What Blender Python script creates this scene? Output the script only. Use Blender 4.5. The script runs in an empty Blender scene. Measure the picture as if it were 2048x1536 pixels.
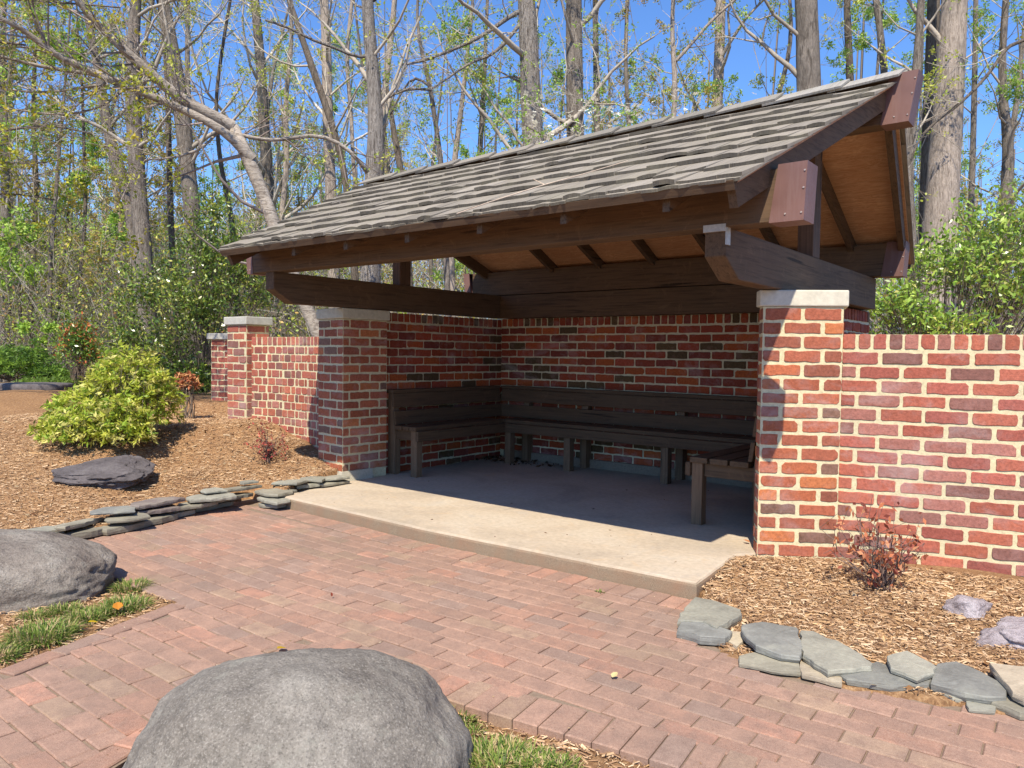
import bpy, math, random
import numpy as np
from mathutils import Matrix, Vector
rng = np.random.default_rng(7); random.seed(7)
R = random.uniform
S = bpy.context.scene
COL = S.collection
# ------------------------------------------------------------------ camera geometry (photo pixels 2048x1536)
FPX, CX, CY = 1512., 1024., 768.
EYE = np.array([0, 0, 1.15])
def _cam(u, v):
    d = np.array([u - CX, -(v - CY), -FPX]); return d / np.linalg.norm(d)
xc = -_cam(-870, 683.); yc = _cam(2234, 724.); yc = yc - xc * np.dot(xc, yc); yc /= np.linalg.norm(yc); zc = np.cross(xc, yc)
_R = np.array([xc, yc, zc]); RT = _R[:, 0]; UP = _R[:, 1]; FW = -_R[:, 2]
def ray(u, v): return FW + RT * (u - CX) / FPX - UP * (v - CY) / FPX
def at(u, v, d): return EYE + ray(u, v) * d                       # world point that lies d metres deep
def gz(u, v, z): r = ray(u, v); return EYE + r * ((z - EYE[2]) / r[2])
def gy(u, v, y): r = ray(u, v); return EYE + r * (y / r[1])
def nrm(a):
    a = np.asarray(a, float); return a / (np.linalg.norm(a) + 1e-12)
# ------------------------------------------------------------------ objects
def tag(o, label=None, cat=None, group=None, kind=None):
    if label: o['label'] = label
    if cat: o['category'] = cat
    if group: o['group'] = group
    if kind: o['kind'] = kind
    return o
def empty(name, loc=(0, 0, 0), label=None, cat=None, group=None):
    o = bpy.data.objects.new(name, None); COL.objects.link(o); o.location = tuple(float(c) for c in loc); o.empty_display_size = .1
    return tag(o, label, cat, group)
class MB:
    def __init__(s): s.v = []; s.f = []; s.c = []; s.m = []
    def add(s, vs, fs, col=(1, 1, 1), m=0):
        o = len(s.v); s.v.extend([tuple(map(float, p)) for p in vs])
        for f in fs: s.f.append([i + o for i in f]); s.c.append(col); s.m.append(m)
    def box(s, a, b, col=(1, 1, 1), m=0):
        x0, y0, z0 = a; x1, y1, z1 = b
        s.add([(x0, y0, z0), (x1, y0, z0), (x1, y1, z0), (x0, y1, z0), (x0, y0, z1), (x1, y0, z1), (x1, y1, z1), (x0, y1, z1)],
              [(0, 3, 2, 1), (4, 5, 6, 7), (0, 1, 5, 4), (1, 2, 6, 5), (2, 3, 7, 6), (3, 0, 4, 7)], col, m)
    def hexa(s, lo, hi, col=(1, 1, 1), m=0):
        n = len(lo)
        s.add(list(lo) + list(hi), [tuple(range(n))[::-1], tuple(range(n, 2 * n))] + [(i, (i + 1) % n, n + (i + 1) % n, n + i) for i in range(n)], col, m)
    def beam(s, p, q, w, h, up=(0, 0, 1), col=(1, 1, 1)):
        p = np.array(p, float); q = np.array(q, float); d = nrm(q - p); sd = nrm(np.cross(d, up)); u = np.cross(sd, d)
        c = [(-1, -1), (1, -1), (1, 1), (-1, 1)]
        s.hexa([p + sd * w / 2 * a + u * h / 2 * b for a, b in c][::-1], [q + sd * w / 2 * a + u * h / 2 * b for a, b in c][::-1], col)
    def tube(s, pts, rad, n=8, col=(1, 1, 1), cap=True, bump=0):
        pts = [np.array(p, float) for p in pts]; o = len(s.v); ref = np.array([.31, .17, .93])
        if abs(nrm(pts[-1] - pts[0])[2]) > .7: ref = np.array([1., .1, 0])
        for i, p in enumerate(pts):
            d = nrm(pts[min(i + 1, len(pts) - 1)] - pts[max(i - 1, 0)]); a = nrm(np.cross(d, ref)); b = np.cross(d, a)
            for k in range(n):
                t = 2 * math.pi * k / n; r = rad[i] * (1 + bump * R(-1, 1))
                s.v.append(tuple(p + (a * math.cos(t) + b * math.sin(t)) * r))
        for i in range(len(pts) - 1):
            for k in range(n):
                s.f.append([o + i * n + k, o + i * n + (k + 1) % n, o + (i + 1) * n + (k + 1) % n, o + (i + 1) * n + k]); s.c.append(col); s.m.append(0)
        if cap: s.f.append([o + (len(pts) - 1) * n + k for k in range(n)]); s.c.append(col); s.m.append(0)
    def build(s, name, mats, parent=None, smooth=False, bevel=0):
        me = bpy.data.meshes.new(name); me.from_pydata(s.v, [], s.f)
        if not isinstance(mats, (list, tuple)): mats = [mats]
        for m in mats: me.materials.append(m)
        ca = me.color_attributes.new('Col', 'FLOAT_COLOR', 'CORNER')
        cnt = np.array([len(f) for f in s.f]); cc = np.ones((len(s.c), 4), np.float32); cc[:, :3] = np.array(s.c)
        ca.data.foreach_set('color', np.repeat(cc, cnt, axis=0).ravel())
        me.polygons.foreach_set('material_index', s.m)
        if smooth: me.polygons.foreach_set('use_smooth', [True] * len(s.f))
        me.update(); o = bpy.data.objects.new(name, me); COL.objects.link(o)
        if parent is not None:
            o.parent = parent; o.matrix_parent_inverse = Matrix.Translation(-parent.location)
        if bevel:
            b = o.modifiers.new('b', 'BEVEL'); b.width = bevel; b.segments = 2; b.limit_method = 'ANGLE'
        return o
def np_mesh(name, V, k, cols, mat, parent=None, smooth=False, faces=None):
    """V (n*k,3) quads/polys of k verts; or with faces index array (m,k)"""
    me = bpy.data.meshes.new(name); V = np.asarray(V, np.float32).reshape(-1, 3)
    if faces is None: faces = np.arange(len(V)).reshape(-1, k)
    faces = np.asarray(faces, np.int32); m = len(faces)
    me.vertices.add(len(V)); me.vertices.foreach_set('co', V.ravel())
    me.loops.add(m * k); me.loops.foreach_set('vertex_index', faces.ravel())
    me.polygons.add(m); me.polygons.foreach_set('loop_start', np.arange(0, m * k, k)); me.polygons.foreach_set('loop_total', np.full(m, k))
    if smooth: me.polygons.foreach_set('use_smooth', np.ones(m, bool))
    me.update(calc_edges=True)
    ca = me.color_attributes.new('Col', 'FLOAT_COLOR', 'CORNER'); cc = np.ones((m, 4), np.float32); cc[:, :3] = cols
    ca.data.foreach_set('color', np.repeat(cc, k, axis=0).ravel())
    me.materials.append(mat); o = bpy.data.objects.new(name, me); COL.objects.link(o)
    if parent is not None: o.parent = parent; o.matrix_parent_inverse = Matrix.Translation(-parent.location)
    return o
def unit(n):
    a = rng.normal(size=(n, 3)); return a / np.linalg.norm(a, axis=1)[:, None]
def leafV(C, T, L, W, droop=0):
    """diamond leaves: centres C, axis T, length L, width W; slightly folded kite"""
    n = len(C); s = np.cross(T, unit(n)); s /= np.linalg.norm(s, axis=1)[:, None] + 1e-9
    L = np.broadcast_to(L, n)[:, None]; W = np.broadcast_to(W, n)[:, None]
    return np.stack([C, C + T * L * .45 + s * W / 2, C + T * L, C + T * L * .45 - s * W / 2], 1)
def segV(P, Q, r0, r1, ks=3):
    """tapered twigs with ks sides, returns verts and quad faces"""
    n = len(P); d = Q - P; d = d / (np.linalg.norm(d, axis=1)[:, None] + 1e-9)
    a = np.cross(d, np.array([.3, .5, .81])); a /= np.linalg.norm(a, axis=1)[:, None] + 1e-9; b = np.cross(d, a)
    V = np.zeros((n, 2 * ks, 3)); r0 = np.broadcast_to(r0, n)[:, None]; r1 = np.broadcast_to(r1, n)[:, None]
    for k in range(ks):
        t = 2 * math.pi * k / ks; o = a * math.cos(t) + b * math.sin(t); V[:, k] = P + o * r0; V[:, ks + k] = Q + o * r1
    f = np.array([(k, (k + 1) % ks, ks + (k + 1) % ks, ks + k) for k in range(ks)])
    return V.reshape(-1, 3), (np.arange(n)[:, None, None] * 2 * ks + f[None]).reshape(-1, 4)
# ------------------------------------------------------------------ materials
def mat(name): m = bpy.data.materials.new(name); m.use_nodes = True; return m, m.node_tree.nodes, m.node_tree.links
def N(nd, t, **k):
    n = nd.new(t)
    for a, b in k.items():
        if hasattr(n, a): setattr(n, a, b)
        else: n.inputs[a.replace('_', ' ')].default_value = b
    return n
def noise(nd, lk, vec, scale, detail=6, rough=.6, dist=0):
    n = N(nd, 'ShaderNodeTexNoise'); n.inputs['Scale'].default_value = scale; n.inputs['Detail'].default_value = detail
    n.inputs['Roughness'].default_value = rough; n.inputs['Distortion'].default_value = dist
    lk.new(vec, n.inputs['Vector']); return n.outputs['Fac']
def ramp(nd, lk, fac, stops):
    r = N(nd, 'ShaderNodeValToRGB'); e = r.color_ramp.elements
    while len(e) < len(stops): e.new(.5)
    for i, (p, c) in enumerate(stops):
        e[i].position = p; e[i].color = (*c, 1) if len(c) == 3 else c
    lk.new(fac, r.inputs[0]); return r.outputs[0]
def g(v): return (v, v, v)
def mixc(nd, lk, fac, a, b, mode='MIX'):
    m = N(nd, 'ShaderNodeMix', data_type='RGBA', blend_type=mode)
    for s, x in ((m.inputs[0], fac), (m.inputs[6], a), (m.inputs[7], b)):
        if isinstance(x, (int, float)): s.default_value = x
        elif isinstance(x, tuple): s.default_value = (*x, 1)
        else: lk.new(x, s)
    return m.outputs[2]
def bump(nd, lk, h, strength, dist=.01, prev=None):
    b = N(nd, 'ShaderNodeBump'); b.inputs['Strength'].default_value = strength; b.inputs['Distance'].default_value = dist
    lk.new(h, b.inputs['Height'])
    if prev is not None: lk.new(prev, b.inputs['Normal'])
    return b.outputs[0]
def coords(nd, lk, scale=(1, 1, 1), rot=(0, 0, 0)):
    g_ = N(nd, 'ShaderNodeNewGeometry'); m = N(nd, 'ShaderNodeMapping'); m.inputs['Scale'].default_value = scale; m.inputs['Rotation'].default_value = rot
    lk.new(g_.outputs['Position'], m.inputs['Vector']); return m.outputs[0]
def attr(nd): a = N(nd, 'ShaderNodeAttribute'); a.attribute_name = 'Col'; return a.outputs['Color']
def finish(nd, lk, col, rough=.8, normal=None, spec=.3):
    b = nd['Principled BSDF']
    if isinstance(col, tuple): b.inputs['Base Color'].default_value = (*col, 1)
    else: lk.new(col, b.inputs['Base Color'])
    if isinstance(rough, (int, float)): b.inputs['Roughness'].default_value = rough
    else: lk.new(rough, b.inputs['Roughness'])
    b.inputs['Specular IOR Level'].default_value = spec
    if normal is not None: lk.new(normal, b.inputs['Normal'])
def m_brick():
    m, nd, lk = mat('brick'); c = coords(nd, lk); n1 = noise(nd, lk, c, 60, 8, .7); n2 = noise(nd, lk, c, 9, 4, .6); n3 = noise(nd, lk, c, 260, 3)
    col = mixc(nd, lk, 1., attr(nd), ramp(nd, lk, n1, [(.3, g(.62)), (.55, g(1.0)), (.8, g(1.28))]), 'MULTIPLY')
    col = mixc(nd, lk, ramp(nd, lk, n2, [(.52, g(0)), (.75, g(.45))]), col, (.34, .20, .18)); n5 = noise(nd, lk, coords(nd, lk, (1, 1, 1.6)), 1.7, 7, .7, .5)
    col = mixc(nd, lk, ramp(nd, lk, n5, [(.54, g(0)), (.68, g(.38))]), col, (.46, .38, .37)); col = mixc(nd, lk, ramp(nd, lk, n5, [(.30, g(.22)), (.42, g(0))]), col, (.12, .06, .045))
    nm = bump(nd, lk, n3, .35, .003); nm = bump(nd, lk, n1, .55, .006, nm); finish(nd, lk, col, .85, nm, .2); return m
def m_mortar():
    m, nd, lk = mat('mortar'); c = coords(nd, lk); n1 = noise(nd, lk, c, 45, 8, .7); n2 = noise(nd, lk, c, 3, 4)
    col = mixc(nd, lk, 1., attr(nd), ramp(nd, lk, n1, [(.25, g(.72)), (.6, g(1.05))]), 'MULTIPLY')
    col = mixc(nd, lk, ramp(nd, lk, n2, [(.45, g(0)), (.8, g(.35))]), col, (.36, .33, .27))
    finish(nd, lk, col, .95, bump(nd, lk, n1, .6, .006), .1); return m
def m_wood(name, base, dark, rough=.75, gs=1., spec=.25, axis='x', b=.35):
    sc = {'x': (1.2, 26, 26), 'y': (26, 1.2, 26), 'z': (26, 26, 1.2)}[axis]
    m, nd, lk = mat(name); c = coords(nd, lk, tuple(s * gs for s in sc)); n1 = noise(nd, lk, c, 2.2, 8, .65, .6)
    c2 = coords(nd, lk); n2 = noise(nd, lk, c2, 3.5, 5, .6); n3 = noise(nd, lk, c2, 90, 3)
    col = ramp(nd, lk, n1, [(.3, dark), (.5, base), (.75, tuple(x * 1.25 for x in base))])
    col = mixc(nd, lk, ramp(nd, lk, n2, [(.4, g(0)), (.75, g(.5))]), col, tuple(x * .7 for x in base))
    w = N(nd, 'ShaderNodeTexNoise'); nm = bump(nd, lk, n1, b, .004); nm = bump(nd, lk, n3, .12, .002, nm)
    cr = ramp(nd, lk, noise(nd, lk, coords(nd, lk, tuple(s * .35 for s in sc)), 2.0, 2, .4), [(.27, g(1)), (.30, g(0))])
    col = mixc(nd, lk, cr, col, tuple(x * .25 for x in base))
    col = mixc(nd, lk, ramp(nd, lk, noise(nd, lk, coords(nd, lk), 7, 8, .75, 1.2), [(.56, g(0)), (.68, g(.4))]), col, tuple(x * 1.9 for x in base))
    finish(nd, lk, col, rough, nm, spec); return m
def m_ply():
    m, nd, lk = mat('plywood'); n1 = noise(nd, lk, coords(nd, lk, (1.4, 7, 7)), 1.7, 5, .6, 2.2); n2 = noise(nd, lk, coords(nd, lk, (2.5, 40, 40)), 1.6, 5, .65, .5); n3 = noise(nd, lk, coords(nd, lk), 1.3, 3)
    col = ramp(nd, lk, n1, [(.30, (.42, .215, .105)), (.42, (.60, .35, .19)), (.47, (.46, .23, .11)), (.55, (.64, .39, .22)), (.60, (.50, .26, .13)), (.75, (.58, .32, .17))])
    col = mixc(nd, lk, 1., col, ramp(nd, lk, n2, [(.3, g(.8)), (.7, g(1.1))]), 'MULTIPLY'); col = mixc(nd, lk, ramp(nd, lk, n3, [(.45, g(0)), (.7, g(.45))]), col, (.30, .13, .06))
    finish(nd, lk, col, .7, bump(nd, lk, n2, .12, .002)); return m
def m_shingle():
    m, nd, lk = mat('weathered_shingle'); c = coords(nd, lk, (60, 2.2, 2.2)); n1 = noise(nd, lk, c, 1.6, 7, .7, .3)
    c2 = coords(nd, lk); n2 = noise(nd, lk, c2, 5, 5); n3 = noise(nd, lk, c2, 120, 4)
    col = mixc(nd, lk, 1., attr(nd), ramp(nd, lk, n1, [(.25, g(.55)), (.5, g(.97)), (.8, g(1.2))]), 'MULTIPLY')
    col = mixc(nd, lk, ramp(nd, lk, n2, [(.45, g(0)), (.7, g(.45))]), col, (.22, .20, .14))
    nm = bump(nd, lk, n1, .8, .006); nm = bump(nd, lk, n3, .3, .003, nm); finish(nd, lk, col, .85, nm, .25); return m
def m_rock(name, a, b, c_, scale=4., bs=.7, spec=.25, speck=True, fine=1.):
    m, nd, lk = mat(name); c = coords(nd, lk); n1 = noise(nd, lk, c, scale, 9, .65, .3); n2 = noise(nd, lk, c, scale * 9 * fine, 6, .7); n3 = noise(nd, lk, c, scale * 45 * fine, 4, .7)
    col = ramp(nd, lk, n1, [(.3, a), (.52, b), (.75, c_)])
    col = mixc(nd, lk, 1., col, ramp(nd, lk, n2, [(.25, g(.65)), (.6, g(1.1))]), 'MULTIPLY')
    if speck:
        col = mixc(nd, lk, ramp(nd, lk, n3, [(.55, g(0)), (.63, g(.55))]), col, (.36, .33, .29))
        col = mixc(nd, lk, ramp(nd, lk, n3, [(.37, g(.6)), (.45, g(0))]), col, (.07, .062, .052))
        n6 = noise(nd, lk, c, scale * 2.4, 9, .75, .8); col = mixc(nd, lk, ramp(nd, lk, n6, [(.56, g(0)), (.64, g(.35))]), col, (.28, .275, .23)); col = mixc(nd, lk, ramp(nd, lk, n6, [(.36, g(.4)), (.43, g(0))]), col, (.12, .10, .08))
    nm = bump(nd, lk, n1, bs, .05); nm = bump(nd, lk, n2, bs, .012, nm); nm = bump(nd, lk, n3, .5, .003, nm)
    finish(nd, lk, col, .85, nm, spec); return m
def m_slate():
    m, nd, lk = mat('flagstone'); c = coords(nd, lk); n1 = noise(nd, lk, c, 5, 7, .6, .4); n2 = noise(nd, lk, c, 55, 6, .7)
    cs = coords(nd, lk, (6, 6, 90)); n4 = noise(nd, lk, cs, 1.5, 5, .6)
    col = mixc(nd, lk, 1., attr(nd), ramp(nd, lk, n1, [(.3, g(.72)), (.7, g(1.25))]), 'MULTIPLY')
    col = mixc(nd, lk, ramp(nd, lk, n1, [(.5, g(0)), (.75, g(.45))]), col, (.24, .235, .17))
    col = mixc(nd, lk, 1., col, ramp(nd, lk, n2, [(.25, g(.8)), (.7, g(1.15))]), 'MULTIPLY')
    nm = bump(nd, lk, n1, .3, .02); nm = bump(nd, lk, n2, .4, .004, nm); nm = bump(nd, lk, n4, .5, .006, nm); finish(nd, lk, col, .7, nm, .3); return m
def m_paver():
    m, nd, lk = mat('paver'); c = coords(nd, lk); n1 = noise(nd, lk, c, 14, 5, .6); n2 = noise(nd, lk, c, 420, 4, .8); n3 = noise(nd, lk, c, 90, 6, .7); n4 = noise(nd, lk, c, 1.1, 4, .6)
    col = mixc(nd, lk, ramp(nd, lk, n1, [(.35, g(0)), (.7, g(.75))]), attr(nd), (.215, .135, .105))
    col = mixc(nd, lk, 1., col, ramp(nd, lk, n3, [(.2, g(.72)), (.75, g(1.22))]), 'MULTIPLY')
    col = mixc(nd, lk, ramp(nd, lk, n2, [(.53, g(0)), (.62, g(.6))]), col, (.46, .36, .28))
    col = mixc(nd, lk, ramp(nd, lk, n2, [(.38, g(.6)), (.46, g(0))]), col, (.10, .065, .05))
    col = mixc(nd, lk, ramp(nd, lk, n4, [(.45, g(0)), (.75, g(.4))]), col, (.16, .13, .105))
    nm = bump(nd, lk, n2, .45, .002); nm = bump(nd, lk, n3, .25, .003, nm); finish(nd, lk, col, .88, nm, .2); return m
def m_concrete():
    m, nd, lk = mat('concrete'); c = coords(nd, lk); n1 = noise(nd, lk, c, 1.6, 6, .6, .6); n2 = noise(nd, lk, c, 30, 7, .7); n3 = noise(nd, lk, c, 300, 4, .8)
    col = ramp(nd, lk, n1, [(.3, (.36, .30, .23)), (.5, (.46, .38, .285)), (.72, (.50, .435, .345))])
    col = mixc(nd, lk, 1., col, ramp(nd, lk, n2, [(.3, g(.82)), (.65, g(1.08))]), 'MULTIPLY'); n7 = noise(nd, lk, c, 4.5, 8, .7, 1.); col = mixc(nd, lk, ramp(nd, lk, n7, [(.56, g(0)), (.66, g(.35))]), col, (.33, .30, .27)); col = mixc(nd, lk, ramp(nd, lk, n7, [(.34, g(.35)), (.42, g(0))]), col, (.50, .36, .22))
    # riser: aggregate shows
    ge = N(nd, 'ShaderNodeNewGeometry'); sx = N(nd, 'ShaderNodeSeparateXYZ'); lk.new(ge.outputs['True Normal'], sx.inputs[0])
    side = ramp(nd, lk, sx.outputs['Z'], [(.45, g(1)), (.85, g(0))])
    agg = ramp(nd, lk, n3, [(.3, (.12, .09, .06)), (.5, (.24, .18, .12)), (.66, (.38, .31, .22))])
    agg = mixc(nd, lk, ramp(nd, lk, noise(nd, lk, c, 6, 5), [(.42, g(0)), (.7, g(.75))]), agg, (.28, .17, .105))
    col = mixc(nd, lk, side, col, agg)
    nm = bump(nd, lk, n3, .35, .002); nm = bump(nd, lk, n2, .2, .005, nm); finish(nd, lk, col, .85, nm, .25); return m
def m_attr(name, rough=.8, nscale=40, bs=.4, spec=.25, lo=.75, hi=1.2):
    m, nd, lk = mat(name); c = coords(nd, lk); n1 = noise(nd, lk, c, nscale, 6, .65)
    col = mixc(nd, lk, 1., attr(nd), ramp(nd, lk, n1, [(.25, g(lo)), (.7, g(hi))]), 'MULTIPLY')
    finish(nd, lk, col, rough, bump(nd, lk, n1, bs, .006), spec); return m
def m_leaf(name, trans=.4, rough=.5, spec=.4):
    m, nd, lk = mat(name); b = nd['Principled BSDF']; a = attr(nd); lk.new(a, b.inputs['Base Color']); b.inputs['Roughness'].default_value = rough
    b.inputs['Specular IOR Level'].default_value = spec
    t = N(nd, 'ShaderNodeBsdfTranslucent'); lk.new(a, t.inputs['Color']); mx = N(nd, 'ShaderNodeMixShader'); mx.inputs[0].default_value = trans
    lk.new(b.outputs[0], mx.inputs[1]); lk.new(t.outputs[0], mx.inputs[2]); lk.new(mx.outputs[0], nd['Material Output'].inputs[0]); return m
def m_bark(name, a, b, sc=(14, 14, 2.2), bs=1., ring=False):
    m, nd, lk = mat(name); n1 = noise(nd, lk, coords(nd, lk, sc), 1.3, 8, .7, .8); n2 = noise(nd, lk, coords(nd, lk), 2.2, 5)
    n3 = noise(nd, lk, coords(nd, lk), 70, 4)
    n4 = noise(nd, lk, coords(nd, lk, tuple(x * 2.3 for x in sc)), 1.6, 6, .7, .5)
    col = ramp(nd, lk, n1, [(.36, a), (.50, b), (.64, tuple(x * 1.25 for x in b))]); col = mixc(nd, lk, ramp(nd, lk, n4, [(.38, g(.7)), (.48, g(0))]), col, a)
    col = mixc(nd, lk, ramp(nd, lk, n2, [(.42, g(0)), (.7, g(.55))]), col, tuple(x * .6 for x in b))
    nm = bump(nd, lk, n1, bs, .05); nm = bump(nd, lk, n4, bs, .03, nm); nm = bump(nd, lk, n3, .3, .005, nm); finish(nd, lk, col, .9, nm, .15); return m
def m_ground():
    m, nd, lk = mat('mulched_ground'); c = coords(nd, lk); n1 = noise(nd, lk, c, 1.4, 6, .65); n2 = noise(nd, lk, c, 45, 7, .75); n3 = noise(nd, lk, coords(nd, lk, (1, 2.7, 1), (0, 0, .6)), 60, 5, .7, .5); n4 = noise(nd, lk, coords(nd, lk, (2.6, 1, 1), (0, 0, .3)), 70, 5, .7, .5)
    col = ramp(nd, lk, n2, [(.25, (.10, .052, .026)), (.48, (.235, .130, .065)), (.62, (.37, .225, .115)), (.78, (.52, .36, .20))])
    col = mixc(nd, lk, ramp(nd, lk, n3, [(.55, g(0)), (.66, g(.8))]), col, (.50, .33, .17)); col = mixc(nd, lk, ramp(nd, lk, n4, [(.56, g(0)), (.66, g(.7))]), col, (.44, .25, .12))
    col = mixc(nd, lk, ramp(nd, lk, n1, [(.45, g(0)), (.75, g(.5))]), col, (.17, .095, .05))
    # farther off the mulch gives way to leaf litter
    ge = N(nd, 'ShaderNodeNewGeometry'); ln = N(nd, 'ShaderNodeVectorMath', operation='LENGTH'); lk.new(ge.outputs['Position'], ln.inputs[0])
    mr = N(nd, 'ShaderNodeMapRange'); mr.inputs[1].default_value = 13; mr.inputs[2].default_value = 17; lk.new(ln.outputs['Value'], mr.inputs[0])
    lit = ramp(nd, lk, noise(nd, lk, c, 3, 9, .75), [(.3, (.10, .075, .05)), (.5, (.20, .145, .095)), (.7, (.27, .20, .13))])
    col = mixc(nd, lk, mr.outputs[0], col, lit)
    nm = bump(nd, lk, n2, .9, .012); nm = bump(nd, lk, n1, .4, .05, nm); finish(nd, lk, col, .95, nm, .1); return m
def m_metal():
    m, nd, lk = mat('painted_flashing'); c = coords(nd, lk); n1 = noise(nd, lk, c, 4, 3); n2 = noise(nd, lk, c, 80, 3)
    col = mixc(nd, lk, ramp(nd, lk, noise(nd, lk, coords(nd, lk, (30, 30, 2)), 1.5, 6, .7), [(.5, g(0)), (.75, g(.4))]), ramp(nd, lk, n1, [(.3, (.135, .068, .056)), (.7, (.19, .102, .086))]), (.24, .16, .145)); finish(nd, lk, col, ramp(nd, lk, n2, [(.3, g(.52)), (.7, g(.64))]), None, .35)
    return m
M = dict(brick=m_brick(), mortar=m_mortar(), ply=m_ply(), shingle=m_shingle(), slate=m_slate(), paver=m_paver(), concrete=m_concrete(),
         woodx=m_wood('dark_stained_timber', (.115, .072, .041), (.052, .032, .020), axis='x'),
         woody=m_wood('dark_stained_timber_depth', (.115, .072, .042), (.052, .032, .020), axis='y'),
         woodz=m_wood('dark_stained_timber_upright', (.112, .07, .047), (.052, .032, .023), axis='z'),
         benchx=m_wood('bench_timber', (.105, .064, .036), (.05, .031, .019), axis='x'),
         benchy=m_wood('bench_timber_depth', (.108, .066, .037), (.05, .031, .02), axis='y'),
         benchz=m_wood('bench_timber_upright', (.18, .112, .066), (.075, .047, .03), axis='z'),  # lighter copy for the legs, sunlight put into the colour
         cap=m_attr('cast_stone', .85, 25, .3, .2, .8, 1.12), metal=m_metal(), chip=m_attr('wood_chip', .9, 60, .4, .1, .8, 1.2),
         sand=m_attr('joint_sand', .95, 90, .6, .1), ground=m_ground(), leaf=m_leaf('leaf'), gloss=m_leaf('glossy_leaf', .22, .28, .6), petal=m_leaf('petal', .3, .6, .2),
         dry=m_leaf('dry_leaf', .25, .6, .2), grass=m_leaf('grass_blade', .3, .5, .3), zinc=m_attr('galvanised_steel', .45, 60, .1, .6),
         bark=m_bark('grey_bark', (.10, .082, .066), (.26, .225, .19)), barkd=m_bark('dark_bark', (.085, .068, .055), (.20, .165, .13)),
         barkp=m_bark('pale_bark', (.20, .165, .135), (.42, .355, .30), (20, 20, 3), .7), barks=m_bark('shaggy_bark', (.12, .10, .085), (.40, .36, .32), (26, 26, 1.6), 1.2),
         barkc=m_bark('ringed_smooth_bark', (.15, .12, .095), (.38, .33, .275), (7, 7, 22), .35), twig=m_attr('twig_bark', .9, 30, .3, .1, .7, 1.2),
         boulder=m_rock('granite_boulder', (.145, .128, .108), (.20, .18, .153), (.255, .235, .202), 3.6, .6, fine=.85),
         boulderl=m_rock('rough_granite_boulder', (.15, .12, .10), (.25, .215, .18), (.33, .30, .26), 5., 1., fine=.7),
         rockd=m_rock('dark_slate_rock', (.06, .052, .052), (.115, .10, .10), (.16, .145, .14), 5, .5, speck=False),
         rockl=m_rock('pale_lavender_rock', (.22, .18, .18), (.38, .33, .34), (.50, .46, .47), 7, .8, speck=False))
# ------------------------------------------------------------------ camera, sun, sky
cd = bpy.data.cameras.new('camera'); cam = bpy.data.objects.new('camera', cd); COL.objects.link(cam); S.camera = cam
cd.sensor_width = 36; cd.lens = FPX / 2048 * 36; cd.clip_end = 2000; cd.clip_start = .05
mw = Matrix.Identity(4)
for i in range(3): mw[i][0] = RT[i]; mw[i][1] = UP[i]; mw[i][2] = -FW[i]; mw[i][3] = EYE[i]
cam.matrix_world = mw
SUN = nrm((.326, -.637, 1.0))
ld = bpy.data.lights.new('sun', 'SUN'); sun = bpy.data.objects.new('sun', ld); COL.objects.link(sun)
ld.energy = 5.0; ld.angle = math.radians(.55); ld.color = (1, .90, .74)
sun.rotation_euler = Vector(SUN).to_track_quat('Z', 'Y').to_euler(); sun.location = (3, -6, 9)
w = bpy.data.worlds.new('World'); S.world = w; w.use_nodes = True; nt = w.node_tree
sky = nt.nodes.new('ShaderNodeTexSky'); sky.sky_type = 'NISHITA'; sky.sun_disc = False
sky.sun_elevation = math.asin(SUN[2]); sky.sun_rotation = math.atan2(SUN[0], SUN[1]); sky.air_density = 1.0; sky.dust_density = .3; sky.ozone_density = 4.5
tnt = nt.nodes.new('ShaderNodeMix'); tnt.data_type = 'RGBA'; tnt.blend_type = 'MULTIPLY'; tnt.inputs[0].default_value = 1; tnt.inputs[7].default_value = (.66, .88, 1.16, 1)   # clear deep spring blue
nt.links.new(sky.outputs[0], tnt.inputs[6]); nt.links.new(tnt.outputs[2], nt.nodes['Background'].inputs[0]); nt.nodes['Background'].inputs[1].default_value = .135
S.view_settings.view_transform = 'Standard'; S.view_settings.look = 'None'; S.view_settings.exposure = 0.58; S.view_settings.gamma = 1
S.render.engine = 'CYCLES'; S.cycles.use_denoising = True; S.cycles.max_bounces = 8; S.cycles.transparent_max_bounces = 6
# ------------------------------------------------------------------ ground
GP = -.085                                                          # top of the paving
PAVE = [(-5.75, 3.75), (-5.16, 3.70), (-1.55, 3.70), (-1.42, 3.14), (-1.15, 2.99), (-.80, 2.99), (-.45, 3.10), (.1, 3.25), (1.6, 3.75), (2.2, 2.3), (-.60, 2.10), (-1.27, 2.03), (-1.75, 1.97), (-2.62, 1.87), (-2.60, -.6), (-3.32, -.6), (-3.30, 1.0), (-3.56, 1.82), (-5.2, 1.96), (-7.4, 1.9), (-7.4, 1.45), (-5.4, 1.62), (-5.25, 2.3), (-5.55, 3.0)]
PAVE = [(-5.70, 3.62), (-5.16, 3.60), (-1.60, 3.62), (-1.46, 3.14), (-1.12, 2.95), (-.80, 2.97), (-.48, 3.08), (.1, 3.22), (1.6, 3.75), (2.2, 2.45), (-.60, 2.12), (-1.27, 2.03), (-1.75, 1.96), (-2.60, 1.87), (-2.25, .9), (-2.2, -.6), (-3.32, -.6), (-3.30, 1.0), (-3.56, 1.82), (-5.32, 1.95), (-5.25, 2.25), (-5.40, 2.6), (-5.55, 3.0)]
SLAB = [(-5.16, 3.52), (-3.54, 3.475), (-1.625, 3.56), (-1.69, 4.22), (-1.56, 4.40), (-1.56, 6.7), (-5.5, 6.7), (-5.42, 4.42)]
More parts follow.
